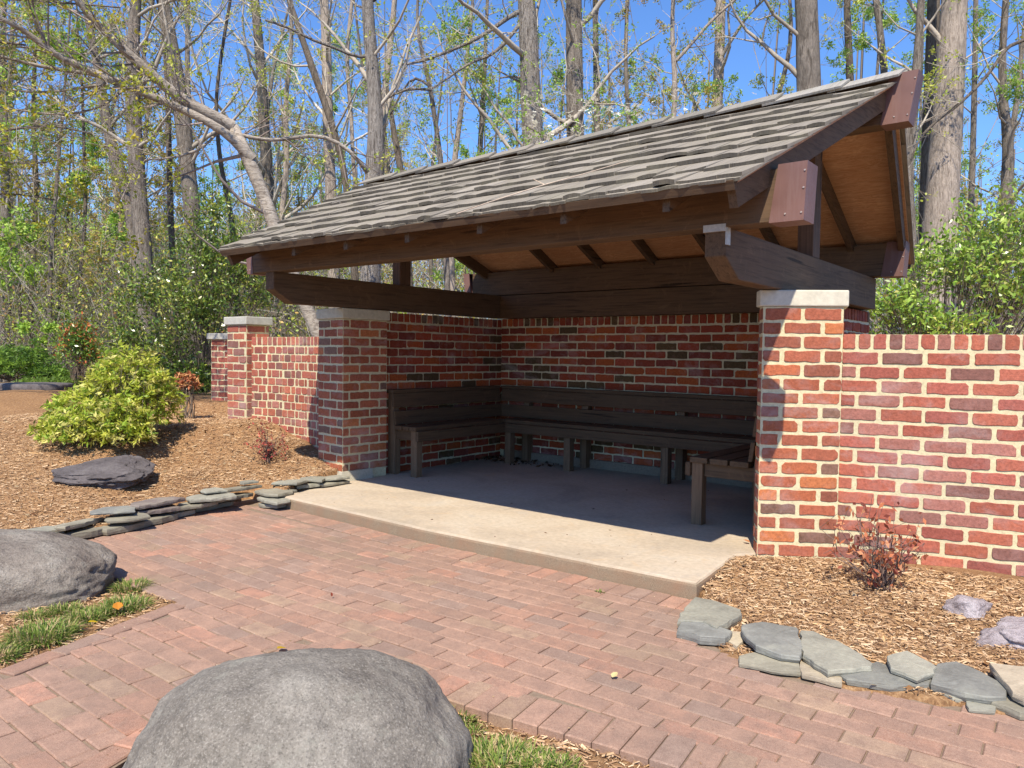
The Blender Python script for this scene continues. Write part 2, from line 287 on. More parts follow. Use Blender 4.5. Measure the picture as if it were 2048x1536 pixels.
def inside(P, poly):
    P = np.atleast_2d(P); x, y = P[:, 0], P[:, 1]; r = np.zeros(len(P), bool); q = np.array(poly)
    for i in range(len(q)):
        a, b = q[i], q[i - 1]
        with np.errstate(divide='ignore', invalid='ignore'):
            c = ((a[1] > y) != (b[1] > y)) & (x < (b[0] - a[0]) * (y - a[1]) / (b[1] - a[1] + 1e-15) + a[0])
        r ^= c
    return r
def edist(P, poly):
    P = np.atleast_2d(P)[:, :2]; q = np.array(poly); d = np.full(len(P), 1e9)
    for i in range(len(q)):
        a = q[i - 1]; b = q[i]; ab = b - a; t = np.clip(((P - a) @ ab) / (ab @ ab), 0, 1); d = np.minimum(d, np.linalg.norm(P - (a + t[:, None] * ab), axis=1))
    return d
CTRL = np.array([(-5.32, 2.2, -.03), (-5.55, 2.7, .0), (-5.7, 3.1, .02), (-5.75, 3.5, .03), (-5.55, 3.9, .03), (-5.4, 4.2, .09), (-5.8, 4.35, .17), (-6.3, 4.3, .30), (-6.9, 4.25, .44), (-6.1, 3.2, .12), (-6.3, 2.6, .13), (-7, 3, .31), (-8.7, 3.1, .42),
    (-9.9, 5.6, .45), (-12, 4.2, .55), (-27, 8, .6), (-7.2, 4, .42), (-5.5, 1.7, -.05), (-6.5, 1.2, .05), (-8, 1, .2), (-5, 1.2, -.09), (-4, 1, -.10), (-3.7, 1.6, -.10), (-3.4, .5, -.10), (-4.4, 1.8, -.10), (-2.5, 1.6, -.125), (-1.5, 1.7, -.125), (-1, 1.8, -.125), (-2, .8, -.13), (0, 1.5, -.13), (0, 0, -.14), (-3, -2, -.14), (3, 0, -.1),
    (-1.55, 3.6, -.05), (-1.5, 4.2, -.02), (-1.35, 3.2, -.085), (-1.05, 3.02, -.085), (-.75, 3.05, -.085), (-.45, 3.16, -.08), (-.1, 3.28, -.075), (.4, 3.5, -.05), (-1.2, 4.5, .0), (-.35, 4.85, .0), (-.86, 4.07, .0), (-1.2, 3.4, -.055), (-.8, 3.4, -.045), (-.2, 3.55, -.035), (.5, 4, .0), (2, 5, .0), (1.5, 4.2, .0), (0, 7, .1), (-2, 8, .2), (-6, 7, .35), (3, 9, .2), (-4, 12, .3), (5, 20, .4), (-10, 15, .5), (-25, 25, .6), (-5, 35, .6), (15, 40, .6), (-60, 40, .6), (0, 90, .8), (-90, 10, .6), (-15, -5, .3), (10, -5, 0)], float)
def ground_h(X, Y):
    P = np.stack([np.ravel(X), np.ravel(Y)], 1); d2 = ((P[:, None, :] - CTRL[None, :, :2]) ** 2).sum(2) + .02; w_ = d2 ** -1.7
    z = (w_ * CTRL[:, 2]).sum(1) / w_.sum(1)
    r = np.hypot(P[:, 0] + 3, P[:, 1] - 3)
    z = z + .012 * np.sin(P[:, 0] * 5.1 + 1.3 * np.sin(P[:, 1] * 3.7)) * np.sin(P[:, 1] * 4.3) * (r < 14)
    z = z + np.where(r > 14, .10 * np.sin(P[:, 0] * .5) * np.cos(P[:, 1] * .41) * np.clip((r - 14) / 10, 0, 1), 0)
    k = (inside(P, PAVE) & (edist(P, PAVE) > .03)) | inside(P, SLAB); z[k] = np.minimum(z[k], -.16)
    return z.reshape(np.shape(X))
def gh(x, y): return float(ground_h(np.array([x]), np.array([y]))[0])
xs = np.concatenate([-np.geomspace(400, 10, 50), np.arange(-9.9, 1.6, .045), np.geomspace(1.7, 400, 45)])
ys = np.concatenate([-np.geomspace(200, 1, 22), np.arange(-.9, 5.2, .045), np.geomspace(5.3, 500, 60)])
X, Y = np.meshgrid(xs, ys); Z = np.concatenate([ground_h(X[i:i + 20], Y[i:i + 20]) for i in range(0, len(ys), 20)])
nx, ny = len(xs), len(ys); idx = np.arange(nx * ny).reshape(ny, nx)
F = np.stack([idx[:-1, :-1], idx[:-1, 1:], idx[1:, 1:], idx[1:, :-1]], -1).reshape(-1, 4)
tag(np_mesh('ground', np.stack([X, Y, Z], -1).reshape(-1, 3), 4, np.ones((len(F), 3)), M['ground'], faces=F, smooth=True), kind='structure')
def on_ground(P): P = np.array(P, float); P[..., 2] = ground_h(P[..., 0], P[..., 1]); return P
# mulch chips: countless slivers lying on the beds
def chips(n, box, dens_fn=None, size=(.02, .06)):
    P = np.stack([rng.uniform(box[0], box[1], n), rng.uniform(box[2], box[3], n)], 1)
    k = ~inside(P, SLAB) & ~(inside(P, PAVE)) & ~inside(P, [(-5.34, 4.28), (-5.34, 6.9), (-12, 6.9), (-12, 5.9), (-9.9, 5.75), (-7.5, 4.6), (-5.8, 4.42)]) & ~((P[:, 1] > 4.5 + .23 * (P[:, 0] + 1.2)) & (P[:, 0] > -1.7))
    if dens_fn is not None: k &= rng.random(n) < dens_fn(P)
    return P[k]
P = np.concatenate([chips(95000, (-9.5, -4.9, 1.2, 5.4), lambda p: np.clip(1.25 - np.hypot(p[:, 0] + 5, p[:, 1] - 2.5) / 5, .15, 1)), chips(52000, (-1.75, 1.2, 2.9, 5.2)), chips(20000, (-5.4, -3.2, -.2, 2.05)), chips(24000, (-2.7, .2, .5, 2.15))])
n = len(P); z = ground_h(P[:, 0], P[:, 1]); th = rng.uniform(0, math.pi * 2, n); L = (.008 + .030 * rng.random(n) ** 1.7) * (1 + .8 * (rng.random(n) < .03)); W = L * rng.uniform(.10, .22, n) + .001
T = np.stack([np.cos(th), np.sin(th), rng.normal(0, .14, n)], 1); Sd = np.stack([-np.sin(th), np.cos(th), rng.normal(0, .25, n)], 1)
C0 = np.stack([P[:, 0], P[:, 1], z + rng.uniform(.001, .013, n)], 1); A = C0 - T * L[:, None] / 2; B = C0 + T * L[:, None] / 2; H_ = np.array([0, 0, 1]) * (W * .45)[:, None]; s = Sd * (W / 2)[:, None]
V = np.stack([A - s * .7, B - s, B + H_, A + H_, A + s, B + s * .6], 1); f = np.array([(0, 1, 2, 3), (3, 2, 5, 4)])
cc = np.array([(.44, .29, .165), (.32, .195, .11), (.56, .41, .26), (.20, .12, .07), (.46, .29, .145), (.13, .075, .045)])[rng.choice(6, n, p=[.27, .24, .17, .14, .10, .08])] * rng.uniform(.8, 1.2, (n, 1))
tag(np_mesh('mulch', V.reshape(-1, 3), 4, np.repeat(cc, 2, axis=0), M['chip'], faces=(np.arange(n)[:, None, None] * 6 + f[None]).reshape(-1, 4)), kind='stuff')
# ------------------------------------------------------------------ paving: every paver a bevelled block of one sheet
mb = MB()
def paver(cx_, cy_, lx, ly, ang=0., z=GP, tint=None):
    c, s_ = math.cos(ang), math.sin(ang); j = .0023; hx, hy = lx / 2 - j, ly / 2 - j; bv = .0045
    zt = z + R(-.0022, .0022); tx, ty = R(-.006, .006), R(-.006, .006)
    def q(x, y, zz): return (cx_ + x * c - y * s_, cy_ + x * s_ + y * c, zz + tx * x + ty * y)
    o = [q(-hx, -hy, zt - .045), q(hx, -hy, zt - .045), q(hx, hy, zt - .045), q(-hx, hy, zt - .045), q(-hx, -hy, zt - bv), q(hx, -hy, zt - bv), q(hx, hy, zt - bv), q(-hx, hy, zt - bv),
         q(-hx + bv, -hy + bv, zt), q(hx - bv, -hy + bv, zt), q(hx - bv, hy - bv, zt), q(-hx + bv, hy - bv, zt)]
    t = random.random()
    if tint: col = tint
    elif t < .58: col = (.355, .215, .155)
    elif t < .74: col = (.385, .215, .15)
    elif t < .85: col = (.305, .205, .16)
    elif t < .95: col = (.35, .235, .16)
    else: col = (.43, .22, .15)
    k = R(.85, 1.12); col = tuple(x * k for x in col)
    mb.add(o, [(8, 9, 10, 11)] + [(4 + a, 4 + (a + 1) % 4, 8 + (a + 1) % 4, 8 + a) for a in range(4)] + [(a, (a + 1) % 4, 4 + (a + 1) % 4, 4 + a) for a in range(4)], col)
pw, pl = .0975, .195
def border(A_, B_, off0, depth, inwards=1):
    """soldiers standing across the line A-B"""
    A_ = np.array(A_); B_ = np.array(B_); d = nrm(np.append(B_ - A_, 0))[:2]; nn = np.array([-d[1], d[0]]) * inwards; L_ = np.linalg.norm(B_ - A_); k = int(round(L_ / pw)); ww = L_ / k
    for i in range(k):
        c = A_ + d * (i + .5) * ww + nn * (off0 + depth / 2); paver(c[0], c[1], ww, depth, math.atan2(d[1], d[0]))
# soldier row under the slab edge, with the brighter stretcher row in front of it
border((-5.30, 3.525), (-3.54, 3.475), 0, .18, -1); border((-3.54, 3.475), (-1.56, 3.56), 0, .18, -1)
# soldier row along the lower bed
border((-2.62, 1.865), (-1.75, 1.945), 0, pl); border((-1.75, 1.945), (-1.27, 2.02), 0, pl); border((-1.27, 2.02), (-.6, 2.11), 0, pl); border((-.6, 2.11), (1.2, 2.36), 0, pl)
LOW = lambda x: np.interp(x, [-2.62, -1.75, -1.27, -.6, 1.2], [1.865 + pl, 1.945 + pl, 2.02 + pl, 2.11 + pl, 2.36 + pl]) if x > -2.62 else -9
def top_line(x): return np.interp(x, [-5.3, -3.54, -1.56, 3], [3.345, 3.295, 3.38, 4.2])
for r in range(-2, 44):
    for i in range(-24, 26):
        off = (r % 2) * pl / 2 + (.012 * math.sin(r * 1.7))
        x = -3.5 + i * pl + off; y = 3.29 - (r + .5) * pw + .043 * (x + 3.54) * (x > -3.54) * min(1, 1.0)
        if y + pw * .5 > top_line(x) + .045: continue
        lo = LOW(x)
        if y - pw / 2 < lo - .055 and not (y < 1.93 and x < -1.9 and x < np.interp(y, [-.6, .9, 1.87], [-2.1, -2.16, -2.5])): continue
        if y < 1.93 and -3.75 < x < -1.9:                             # the walk between the two beds, edged with stretchers
            if y > 1.82 and x < -3.5 and not inside((x, y), PAVE)[0]: continue
            xa = (np.interp(y, [-.6, 1.0, 1.82], [-3.32, -3.30, -3.56]) + pw) if y < 1.82 else -9; a_, b_ = max(x - pl / 2, xa), min(x + pl / 2, np.interp(y, [-.6, .9, 1.87], [-2.21, -2.26, -2.60]) - pw)
            if b_ - a_ > .03: paver((a_ + b_) / 2, y, b_ - a_, pw, 0, GP - .001)
            continue
        if not inside((x, y), PAVE)[0] or (y < 1.93 and x > -2.62): continue
        paver(x, y, pl, pw, .043 if x > -3.54 else 0, GP - .001)
for (xa, ya), (xb, yb), sd in (((-2.21, -.6), (-2.26, .9), 1), ((-2.26, .9), (-2.61, 1.93), 1), ((-3.30, 1.0), (-3.56, 1.82), -1), ((-3.32, -.6), (-3.30, 1.0), -1)):
    a_ = np.array([xa, ya]); b_ = np.array([xb, yb]); d_ = (b_ - a_); L_ = np.linalg.norm(d_); d_ /= L_; n_ = np.array([-d_[1], d_[0]]) * sd; k_ = max(1, int(round(L_ / pl)))
    for i in range(k_): c_ = a_ + d_ * (i + .5) * L_ / k_ + n_ * pw / 2; paver(c_[0], c_[1], L_ / k_, pw, math.atan2(d_[1], d_[0]))
o = mb.build('paving', M['paver']); tag(o, kind='structure')
sb = MB(); sb.add([(x, y, GP - .009) for x, y in PAVE], [tuple(range(len(PAVE)))[::-1]], (.22, .165, .12)); tag(sb.build('joint_sand', M['sand']), kind='structure')
# ------------------------------------------------------------------ concrete slab with worn, rounded nosing
sl = MB(); SL = []
for i in range(len(SLAB)):
    a = np.array(SLAB[i]); b = np.array(SLAB[(i + 1) % len(SLAB)]); k = max(1, int(np.linalg.norm(b - a) / .10))
    for j in range(k): p = a + (b - a) * j / k; SL.append(p + (np.array([R(-.004, .004), R(-.004, .004)]) if j else 0))
SL = np.array(SL); ctr = SL.mean(0)
def inset(P_, d):
    Q = []
    for i in range(len(P_)):
        e1 = nrm(P_[i] - P_[i - 1]); e2 = nrm(P_[(i + 1) % len(P_)] - P_[i]); nn = nrm(np.array([-e1[1] - e2[1], e1[0] + e2[0]])); Q.append(P_[i] + nn * d)
    return np.array(Q)
rings = [(0, -.16), (0, -.022), (.004, -.010), (.012, -.003), (.022, 0)]; vs = []
area = 0.5 * np.sum(SL[:, 0] * np.roll(SL[:, 1], -1) - np.roll(SL[:, 0], -1) * SL[:, 1]); sg = 1 if area > 0 else -1
for d, zz in rings: vs += [(p[0], p[1], zz) for p in inset(SL, d * sg)]
n = len(SL); fs = [(k * n + i, k * n + (i + 1) % n, (k + 1) * n + (i + 1) % n, (k + 1) * n + i) for k in range(4) for i in range(n)] + [tuple(range(4 * n, 5 * n))]
sl.add(vs, fs); o = sl.build('concrete_slab', M['concrete'], smooth=False); tag(o, kind='structure')
# ------------------------------------------------------------------ brickwork
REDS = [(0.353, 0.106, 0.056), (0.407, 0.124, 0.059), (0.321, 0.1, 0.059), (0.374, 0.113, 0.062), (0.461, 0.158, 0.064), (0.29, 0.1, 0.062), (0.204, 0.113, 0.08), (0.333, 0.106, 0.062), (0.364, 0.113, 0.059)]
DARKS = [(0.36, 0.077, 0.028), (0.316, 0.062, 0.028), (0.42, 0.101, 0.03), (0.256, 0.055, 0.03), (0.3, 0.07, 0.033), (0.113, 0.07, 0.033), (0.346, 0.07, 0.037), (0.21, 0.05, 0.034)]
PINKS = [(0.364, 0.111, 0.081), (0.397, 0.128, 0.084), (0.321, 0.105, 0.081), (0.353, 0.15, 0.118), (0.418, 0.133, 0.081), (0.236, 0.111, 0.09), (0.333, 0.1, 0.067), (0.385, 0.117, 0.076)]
def brickface(mb_, A_, B_, z0, z1, pal, mod=.226, ch=.0805, rowlock=True, off=0., stretch_off=None, jm=.015, rl=.098, jv=None):
    jv = jm if jv is None else jv
    A_ = np.array(A_, float); B_ = np.array(B_, float); L_ = np.linalg.norm(B_ - A_); d = (B_ - A_) / L_; nn = np.array([d[1], -d[0]])
    def brick(s0, s1, t0, t1):
        if s1 - s0 < .022: return
        c = random.choice(pal); k = R(.82, 1.18); c = tuple(x * k for x in c); pts = []; w_ = s1 - s0; h = t1 - t0; rr = min(R(.003, .012), w_ * .2)
        ns = max(2, int(w_ / .035)); e = .0034; bow = R(-.002, .003)
        r4 = [min(R(.002, .009) * (2.2 if random.random() < .10 else 1), w_ * .3, h * .4) for _ in range(4)]
        pts += [(s0 + r4[0], t0)] + [(s0 + w_ * i / ns, t0 + R(-e, e) + bow) for i in range(1, ns)] + [(s1 - r4[1], t0), (s1, t0 + r4[1]), (s1 + R(-e, e), t0 + h / 2), (s1, t1 - r4[2]), (s1 - r4[2], t1)]
        pts += [(s1 - w_ * i / ns, t1 + R(-e, e)) for i in range(1, ns)] + [(s0 + r4[3], t1), (s0, t1 - r4[3]), (s0 + R(-e, e), t0 + h / 2), (s0, t0 + r4[0])]
        m_ = len(pts); p3 = R(.0025, .006); tl = R(-.012, .012)
        cx0, cy0 = (s0 + s1) / 2, (t0 + t1) / 2
        def w3(s_, t_, o_): p = A_ + d * s_ + nn * o_; return (p[0], p[1], t_)
        back = [w3(s_, t_, -.004) for s_, t_ in pts]; mid = [w3(s_, t_, p3 - .0015) for s_, t_ in pts]
        fr = [w3(cx0 + (s_ - cx0) * (1 - .004 / w_), cy0 + (t_ - cy0) * (1 - .004 / h), p3 + tl * (s_ - cx0)) for s_, t_ in pts]
        mb_.add(back + mid + fr, [(i, (i + 1) % m_, m_ + (i + 1) % m_, m_ + i) for i in range(m_)] + [(m_ + i, m_ + (i + 1) % m_, 2 * m_ + (i + 1) % m_, 2 * m_ + i) for i in range(m_)] + [tuple(range(2 * m_, 3 * m_))], c, 1)
    t = z1
    if rowlock:
        k = max(1, int(round(L_ / .079))); ww = L_ / k
        for i in range(k):
            j1, j2 = R(.005, .010), R(.005, .010); brick(i * ww + j1, (i + 1) * ww - j2, t - rl + .012, t - .004)
        t -= rl
    row = 0
    while t - ch > z0 - .04:
        o_ = off + (mod / 2 if row % 2 else 0); s_ = -mod + (o_ % mod)
        while s_ < L_:
            a = max(s_ + jm / 2 + R(-.003, .003), .003 if s_ < 0 else 0); b = min(s_ + mod - jm / 2 + R(-.003, .003), L_ - .003)
            if b > 0 and a < L_: brick(max(a, .003), b, max(t - ch + jv / 2 + R(-.0025, .0025), z0), t - jv / 2 + R(-.0025, .0025))
            s_ += mod
        t -= ch; row += 1
def footprint(mb_, poly, z0, z1, col=(.60, .53, .335)):
    lo = [(x, y, z0) for x, y in poly]; hi = [(x, y, z1) for x, y in poly]; mb_.hexa(lo, hi, col, 0)
BM = [M['mortar'], M['brick']]
def capstone(name, poly, z0, z1, parent, col=(.50, .46, .37)):
    c = MB(); q = np.array(poly, float); ct = q.mean(0); c.hexa([(*p, z0) for p in q], [(*p, z1) for p in q], col); return c.build(name, M['cap'], parent, bevel=.008)
MC = (.62, .55, .345)
SHA = (.64, .57, .38)
shelter = empty('bus_shelter', (-3.4, 5.0, 0), 'open brick shelter with brown timber frame and grey wooden shingle roof over benches', 'shelter')
# back wall and side walls (parts of the shelter)
b_ = MB(); footprint(b_, [(-5.60, 6.545), (-1.585, 6.545), (-1.585, 6.62), (-5.60, 6.62)], -.2, 1.539, SHA)
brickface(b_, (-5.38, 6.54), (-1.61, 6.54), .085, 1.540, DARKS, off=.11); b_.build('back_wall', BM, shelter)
b_ = MB(); footprint(b_, [(-5.60, 4.82), (-5.385, 4.82), (-5.385, 6.54), (-5.60, 6.54)], -.2, 1.525, SHA)
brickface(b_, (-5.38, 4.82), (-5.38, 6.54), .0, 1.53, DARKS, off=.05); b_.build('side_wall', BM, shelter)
b_ = MB(); footprint(b_, [(-1.70, 4.72), (-1.585, 4.72), (-1.585, 6.544), (-1.70, 6.544)], -.2, 1.525, SHA)
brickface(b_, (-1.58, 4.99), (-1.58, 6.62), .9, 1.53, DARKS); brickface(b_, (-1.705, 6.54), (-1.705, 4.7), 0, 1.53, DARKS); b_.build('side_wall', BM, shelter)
ft = MB(); ft.box((-5.3, 6.505, -.05), (-1.63, 6.543, .085), (.22, .175, .13)); ft.build('footing', M['sand'], shelter)
# left pier
PL = [(-5.335, 4.285), (-5.315, 4.78), (-5.72, 4.83), (-5.745, 4.335)]
b_ = MB(); ctr_ = np.mean(PL, 0); footprint(b_, PL, -.2, 1.442, MC)
brickface(b_, PL[0], PL[1], .085, 1.440, REDS, off=.07, rowlock=False, jm=.018); brickface(b_, PL[3], PL[0], .0, 1.440, REDS, off=-.02, rowlock=False, jm=.018)
pr = b_.build('brick_pier', BM, shelter); tag(pr, None)
ft = MB(); ft.hexa([(-5.27, 4.21, -.1), (-5.25, 4.60, -.1), (-5.5, 4.6, -.1), (-5.60, 4.25, -.1)], [(-5.322, 4.27, .086), (-5.305, 4.60, .086), (-5.5, 4.6, .086), (-5.62, 4.31, .086)], (.42, .39, .31)); ft.build('footing', M['sand'], shelter)
capstone('pier_cap', [(-5.300, 4.255), (-5.280, 4.79), (-5.75, 4.85), (-5.775, 4.325)], 1.444, 1.536, shelter, (.50, .46, .35))
# right pier
PRr = [(-1.600, 4.315), (-1.225, 4.557), (-1.36, 4.98), (-1.605, 4.80), (-1.66, 4.42)]
b_ = MB(); footprint(b_, PRr, -.2, 1.442, MC)
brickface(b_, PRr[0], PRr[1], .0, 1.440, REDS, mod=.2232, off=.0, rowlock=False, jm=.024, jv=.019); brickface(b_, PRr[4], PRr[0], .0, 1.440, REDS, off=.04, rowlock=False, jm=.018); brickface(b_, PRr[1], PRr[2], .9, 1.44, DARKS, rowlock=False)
b_.build('brick_pier', BM, shelter)
capstone('pier_cap', [(-1.612, 4.292), (-1.198, 4.558), (-1.34, 4.99), (-1.62, 4.83), (-1.675, 4.40)], 1.444, 1.538, shelter, (.56, .53, .44))
# beams
def timber(name, a, b, mname, col=(1, 1, 1), bev=.005): q = MB(); q.box(a, b); return q.build(name, M[mname], shelter, bevel=bev)
timber('front_beam', (-5.63, 3.55, 1.785), (-1.16, 3.69, 2.032), 'woodx'); timber('back_beam', (-5.70, 6.40, 1.792), (-1.32, 6.54, 2.045), 'woodx')
timber('lower_beam', (-5.30, 6.41, 1.538), (-1.62, 6.55, 1.786), 'woodx'); timber('ridge_beam', (-5.80, 4.93, 2.545), (-1.02, 5.07, 2.80), 'woodx')
def bracket(x0, x1):
    q = MB(); pr_ = [(3.56, 1.787), (3.56, 1.645), (3.74, 1.541), (6.52, 1.541), (6.52, 1.787)]
    q.hexa([(x0, y, z) for y, z in pr_], [(x1, y, z) for y, z in pr_]); return q.build('bracket_beam', M['woody'], shelter, bevel=.005)
bracket(-5.415, -5.30); bracket(-1.625, -1.515)
for x0, x1 in ((-5.41, -5.305), (-1.62, -1.52)):
    timber('post', (x0, 4.93, 1.788), (x1, 5.07, 2.544), 'woodz'); 
z_ = MB(); z_.box((-1.628, 3.545, 1.765), (-1.512, 3.60, 1.800), (.42, .42, .40)); z_.box((-1.518, 3.56, 1.70), (-1.508, 3.60, 1.79), (.42, .42, .40)); z_.build('steel_angle', M['zinc'], shelter)
# roof planes: s runs eave -> ridge
def roofpt(s, t, off=0., back=False):
    """t 0..1 from left rake to right rake"""
    xl = -5.46 - .40 * s; xr = -1.325 + .235 * s; x = xl + (xr - xl) * t; y = 3.20 + 1.80 * s; z = 1.918 + .885 * s
    nv = np.array([0, -.441, .897]); p = np.array([x, y, z]) + nv * off
    if back: p[1] = 10.0 - p[1]
    return p
for back in (False, True):
    q = MB(); c8 = [roofpt(0, 0, -.014, back), roofpt(0, 1, -.014, back), roofpt(1, 1, -.014, back), roofpt(1, 0, -.014, back)]; c9 = [roofpt(0, 0, 0, back), roofpt(0, 1, 0, back), roofpt(1, 1, 0, back), roofpt(1, 0, 0, back)]
    q.hexa(c8, c9); q.build('roof_deck', M['ply'], shelter)
    xsr = [gy(u, v, 3.25)[0] for u, v in [(588, 470), (692, 450), (815, 445), (960, 425), (1128, 405), (1334, 375)]]
    for x in xsr:
        q = MB(); pr_ = []
        for s_, o1 in ((.022, -.015), (.965, -.015), (.965, -.118), (.022, -.118)):
            p = roofpt(s_, 0, o1, back); pr_.append((p[1], p[2]))
        pr_[3] = (pr_[0][0], pr_[3][1] - .004)
        q.hexa([(x - .019, a, b) for a, b in pr_], [(x + .019, a, b) for a, b in pr_]); q.build('rafter', M['woody'], shelter)
    for t0, t1 in ((.004, .0135), (.9865, .996)):
        q = MB(); lo = [roofpt(.01, t, o_, back) for t, o_ in ((t0, -.015), (t1, -.015), (t1, -.125), (t0, -.125))]; hi = [roofpt(.985, t, o_, back) for t, o_ in ((t0, -.015), (t1, -.015), (t1, -.125), (t0, -.125))]
        q.hexa(lo, hi); q.build('rake_rafter', M['woody'], shelter)
    q = MB(); q.hexa([roofpt(-.008, t, o_, back) for t, o_ in ((0, -.036), (0, .008), (1, .008), (1, -.036))], [roofpt(.008, t, o_, back) for t, o_ in ((0, -.036), (0, .008), (1, .008), (1, -.036))]); q.build('fascia', M['woodx'], shelter)
# shingles
def shingles(back):
    q = MB(); n_c = 9; E_ = 1 / n_c
    for k in range(-1, n_c + 1):
        sk = max(-.012, k * E_) + (.004 if k >= 0 else 0); ln = E_ * (1.42 if k >= 0 else 1.1)
        if k == -1: sk = -.008
        t = -.007; 
        while t < 1.0:
            wid = R(.024, .060); t1 = min(t + wid, 1.007 + R(-.002, .003))
            if 1.007 - t1 < .012: t1 = 1.007
            ds = (R(-.008, .008) + (R(-.02, .015) if random.random() < .10 else 0)) * (1 if k >= 0 else .3); lift = R(-.001, .003) + (.010 if random.random() < .03 else 0); tb = R(.016, .023) if k >= 0 else .014; h0 = .010 if k > 0 else (.012 if k == 0 else .002)
            s0 = sk + ds; s1 = min(sk + ln, 1.0); roll = R(-.003, .003)
            if s1 <= s0 + .01: t = t1; continue
            nseg = 3; g_ = .0003; va = []; gcol = random.choice([(.27, .238, .194), (.245, .216, .176), (.30, .266, .22), (.21, .185, .15), (.26, .228, .183)]); kk = R(.93, 1.07); gcol = tuple(c * kk for c in gcol)
            bowl = R(-.002, .004)
            for j in range(nseg + 1):
                tt = t + g_ + (t1 - t - 2 * g_) * j / nseg; cu = bowl * (1 - (2 * j / nseg - 1) ** 2) * 2; rr = roll * (j / nseg - .5) * 2; es = R(-.003, .003)
                va.append((roofpt(s0 + es, tt, h0 + lift + cu + rr, back), roofpt(s0 + es + .002, tt, h0 + lift + tb + cu + rr, back), roofpt((s0 + s1) / 2, tt, (h0 + lift + tb) * .5 + .003 + cu * .5 + rr * .4, back), roofpt(s1, tt, .004, back)))
            for j in range(nseg):
                a, b = va[j], va[j + 1]; butt_shade = tuple(c * .40 for c in gcol)  # butt ends darkened: the shadow under each course is put into their colour
                q.add([a[0], b[0], b[1], a[1]], [(0, 1, 2, 3)], butt_shade); q.add([a[1], b[1], b[2], a[2]], [(0, 1, 2, 3)], gcol); q.add([a[2], b[2], b[3], a[3]], [(0, 1, 2, 3)], gcol); q.add([a[0], b[0], b[3], a[3]], [(3, 2, 1, 0)], gcol)
            for e in (0, nseg):
                a = va[e]; q.add([a[0], a[1], a[2], a[3]], [(0, 1, 2, 3)], gcol)
            t = t1
    return q.build('roof_shingles', M['shingle'], shelter)
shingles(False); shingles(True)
q = MB(); t = -.006; k = 0
while t < 1.0:                                                      # overlapping ridge boards
    t1 = min(t + .085, 1.006)
    for back in (False, True):
        u0, u1 = .030 + R(0, .003), .046 + R(0, .005)                 # low end tucked under, high end laps over
        te = min(t1 + .018, 1.012); a = [roofpt(.935 + R(-.01, .01), t, u0, back), roofpt(.935 + R(-.01, .01), te, u1, back), roofpt(1.004, te, u1 + .010, back), roofpt(1.004, t, u0 + .006, back)]
        bq = [np.array(p) + np.array([0, (.45 if back else -.45), .892]) * .013 for p in a]; gc = random.choice([(.33, .31, .275), (.30, .28, .245), (.26, .24, .21)]) if k > 8 else random.choice([(.26, .23, .19), (.21, .19, .16)])  # right-hand boards lighter, left ones darker: sunlight put into the colour
        q.hexa(a, bq, gc)
    t = t1; k += 1
q.build('ridge_cap', M['shingle'], shelter)
def flash(xb0, xb1, xt0, xt1, y0, y1, z0, z1):
    q = MB(); e = .004
    for ya, yb in ((y0 - e, y0 - e + .003), (y1 + e - .003, y1 + e)): q.hexa([(xb0, ya, z0 - e), (xb1, ya, z0 - e), (xt1, ya, z1 + e), (xt0, ya, z1 + e)], [(xb0, yb, z0 - e), (xb1, yb, z0 - e), (xt1, yb, z1 + e), (xt0, yb, z1 + e)])
    s_ = 1 if xb1 > xb0 else -1
    for (xa, za, xb, zb) in ((xb1, z0 - e, xt1, z1 + e),): q.hexa([(xa - .003 * s_, y0 - e + .003, za), (xa, y0 - e + .003, za), (xa, y1 + e - .003, za), (xa - .003 * s_, y1 + e - .003, za)], [(xb - .003 * s_, y0 - e + .003, zb), (xb, y0 - e + .003, zb), (xb, y1 + e - .003, zb), (xb - .003 * s_, y1 + e - .003, zb)])
    q.box((min(xb0, xb1 - .004 * s_), y0 - e + .003, z0 - e), (max(xb0, xb1 - .004 * s_), y1 + e - .003, z0 - e + .003)); q.box((min(xt0, xt1 - .004 * s_), y0 - e + .003, z1 + e - .003), (max(xt0, xt1 - .004 * s_), y1 + e - .003, z1 + e))
    o = q.build('end_cap', M['metal'], shelter)
    for fx, fz in ((.45, .12), (.92, .12), (.93, .55), (.93, .85)):
        xx = (xb0 + (xb1 - xb0) * fx) * (1 - fz) + (xt0 + (xt1 - xt0) * fx) * fz; zz = z0 + (z1 - z0) * fz; r = MB(); r.tube([(xx, y0 - e, zz), (xx, y0 - e - .004, zz)], [.005, .004], 8, (.35, .30, .28)); so = r.build('screw_head', M['zinc'], o); so.matrix_parent_inverse = Matrix.Identity(4)
    return o
flash(-1.30, -1.140, -1.262, -1.128, 3.55, 3.69, 1.785, 2.045); flash(-5.575, -5.655, -5.60, -5.690, 3.55, 3.69, 1.785, 2.032)
flash(-1.455, -1.300, -1.415, -1.285, 6.40, 6.54, 1.790, 2.048); flash(-1.15, -.998, -1.108, -.952, 4.93, 5.07, 2.545, 2.825)
flash(-5.72, -5.80, -5.75, -5.84, 6.40, 6.54, 1.790, 2.048)
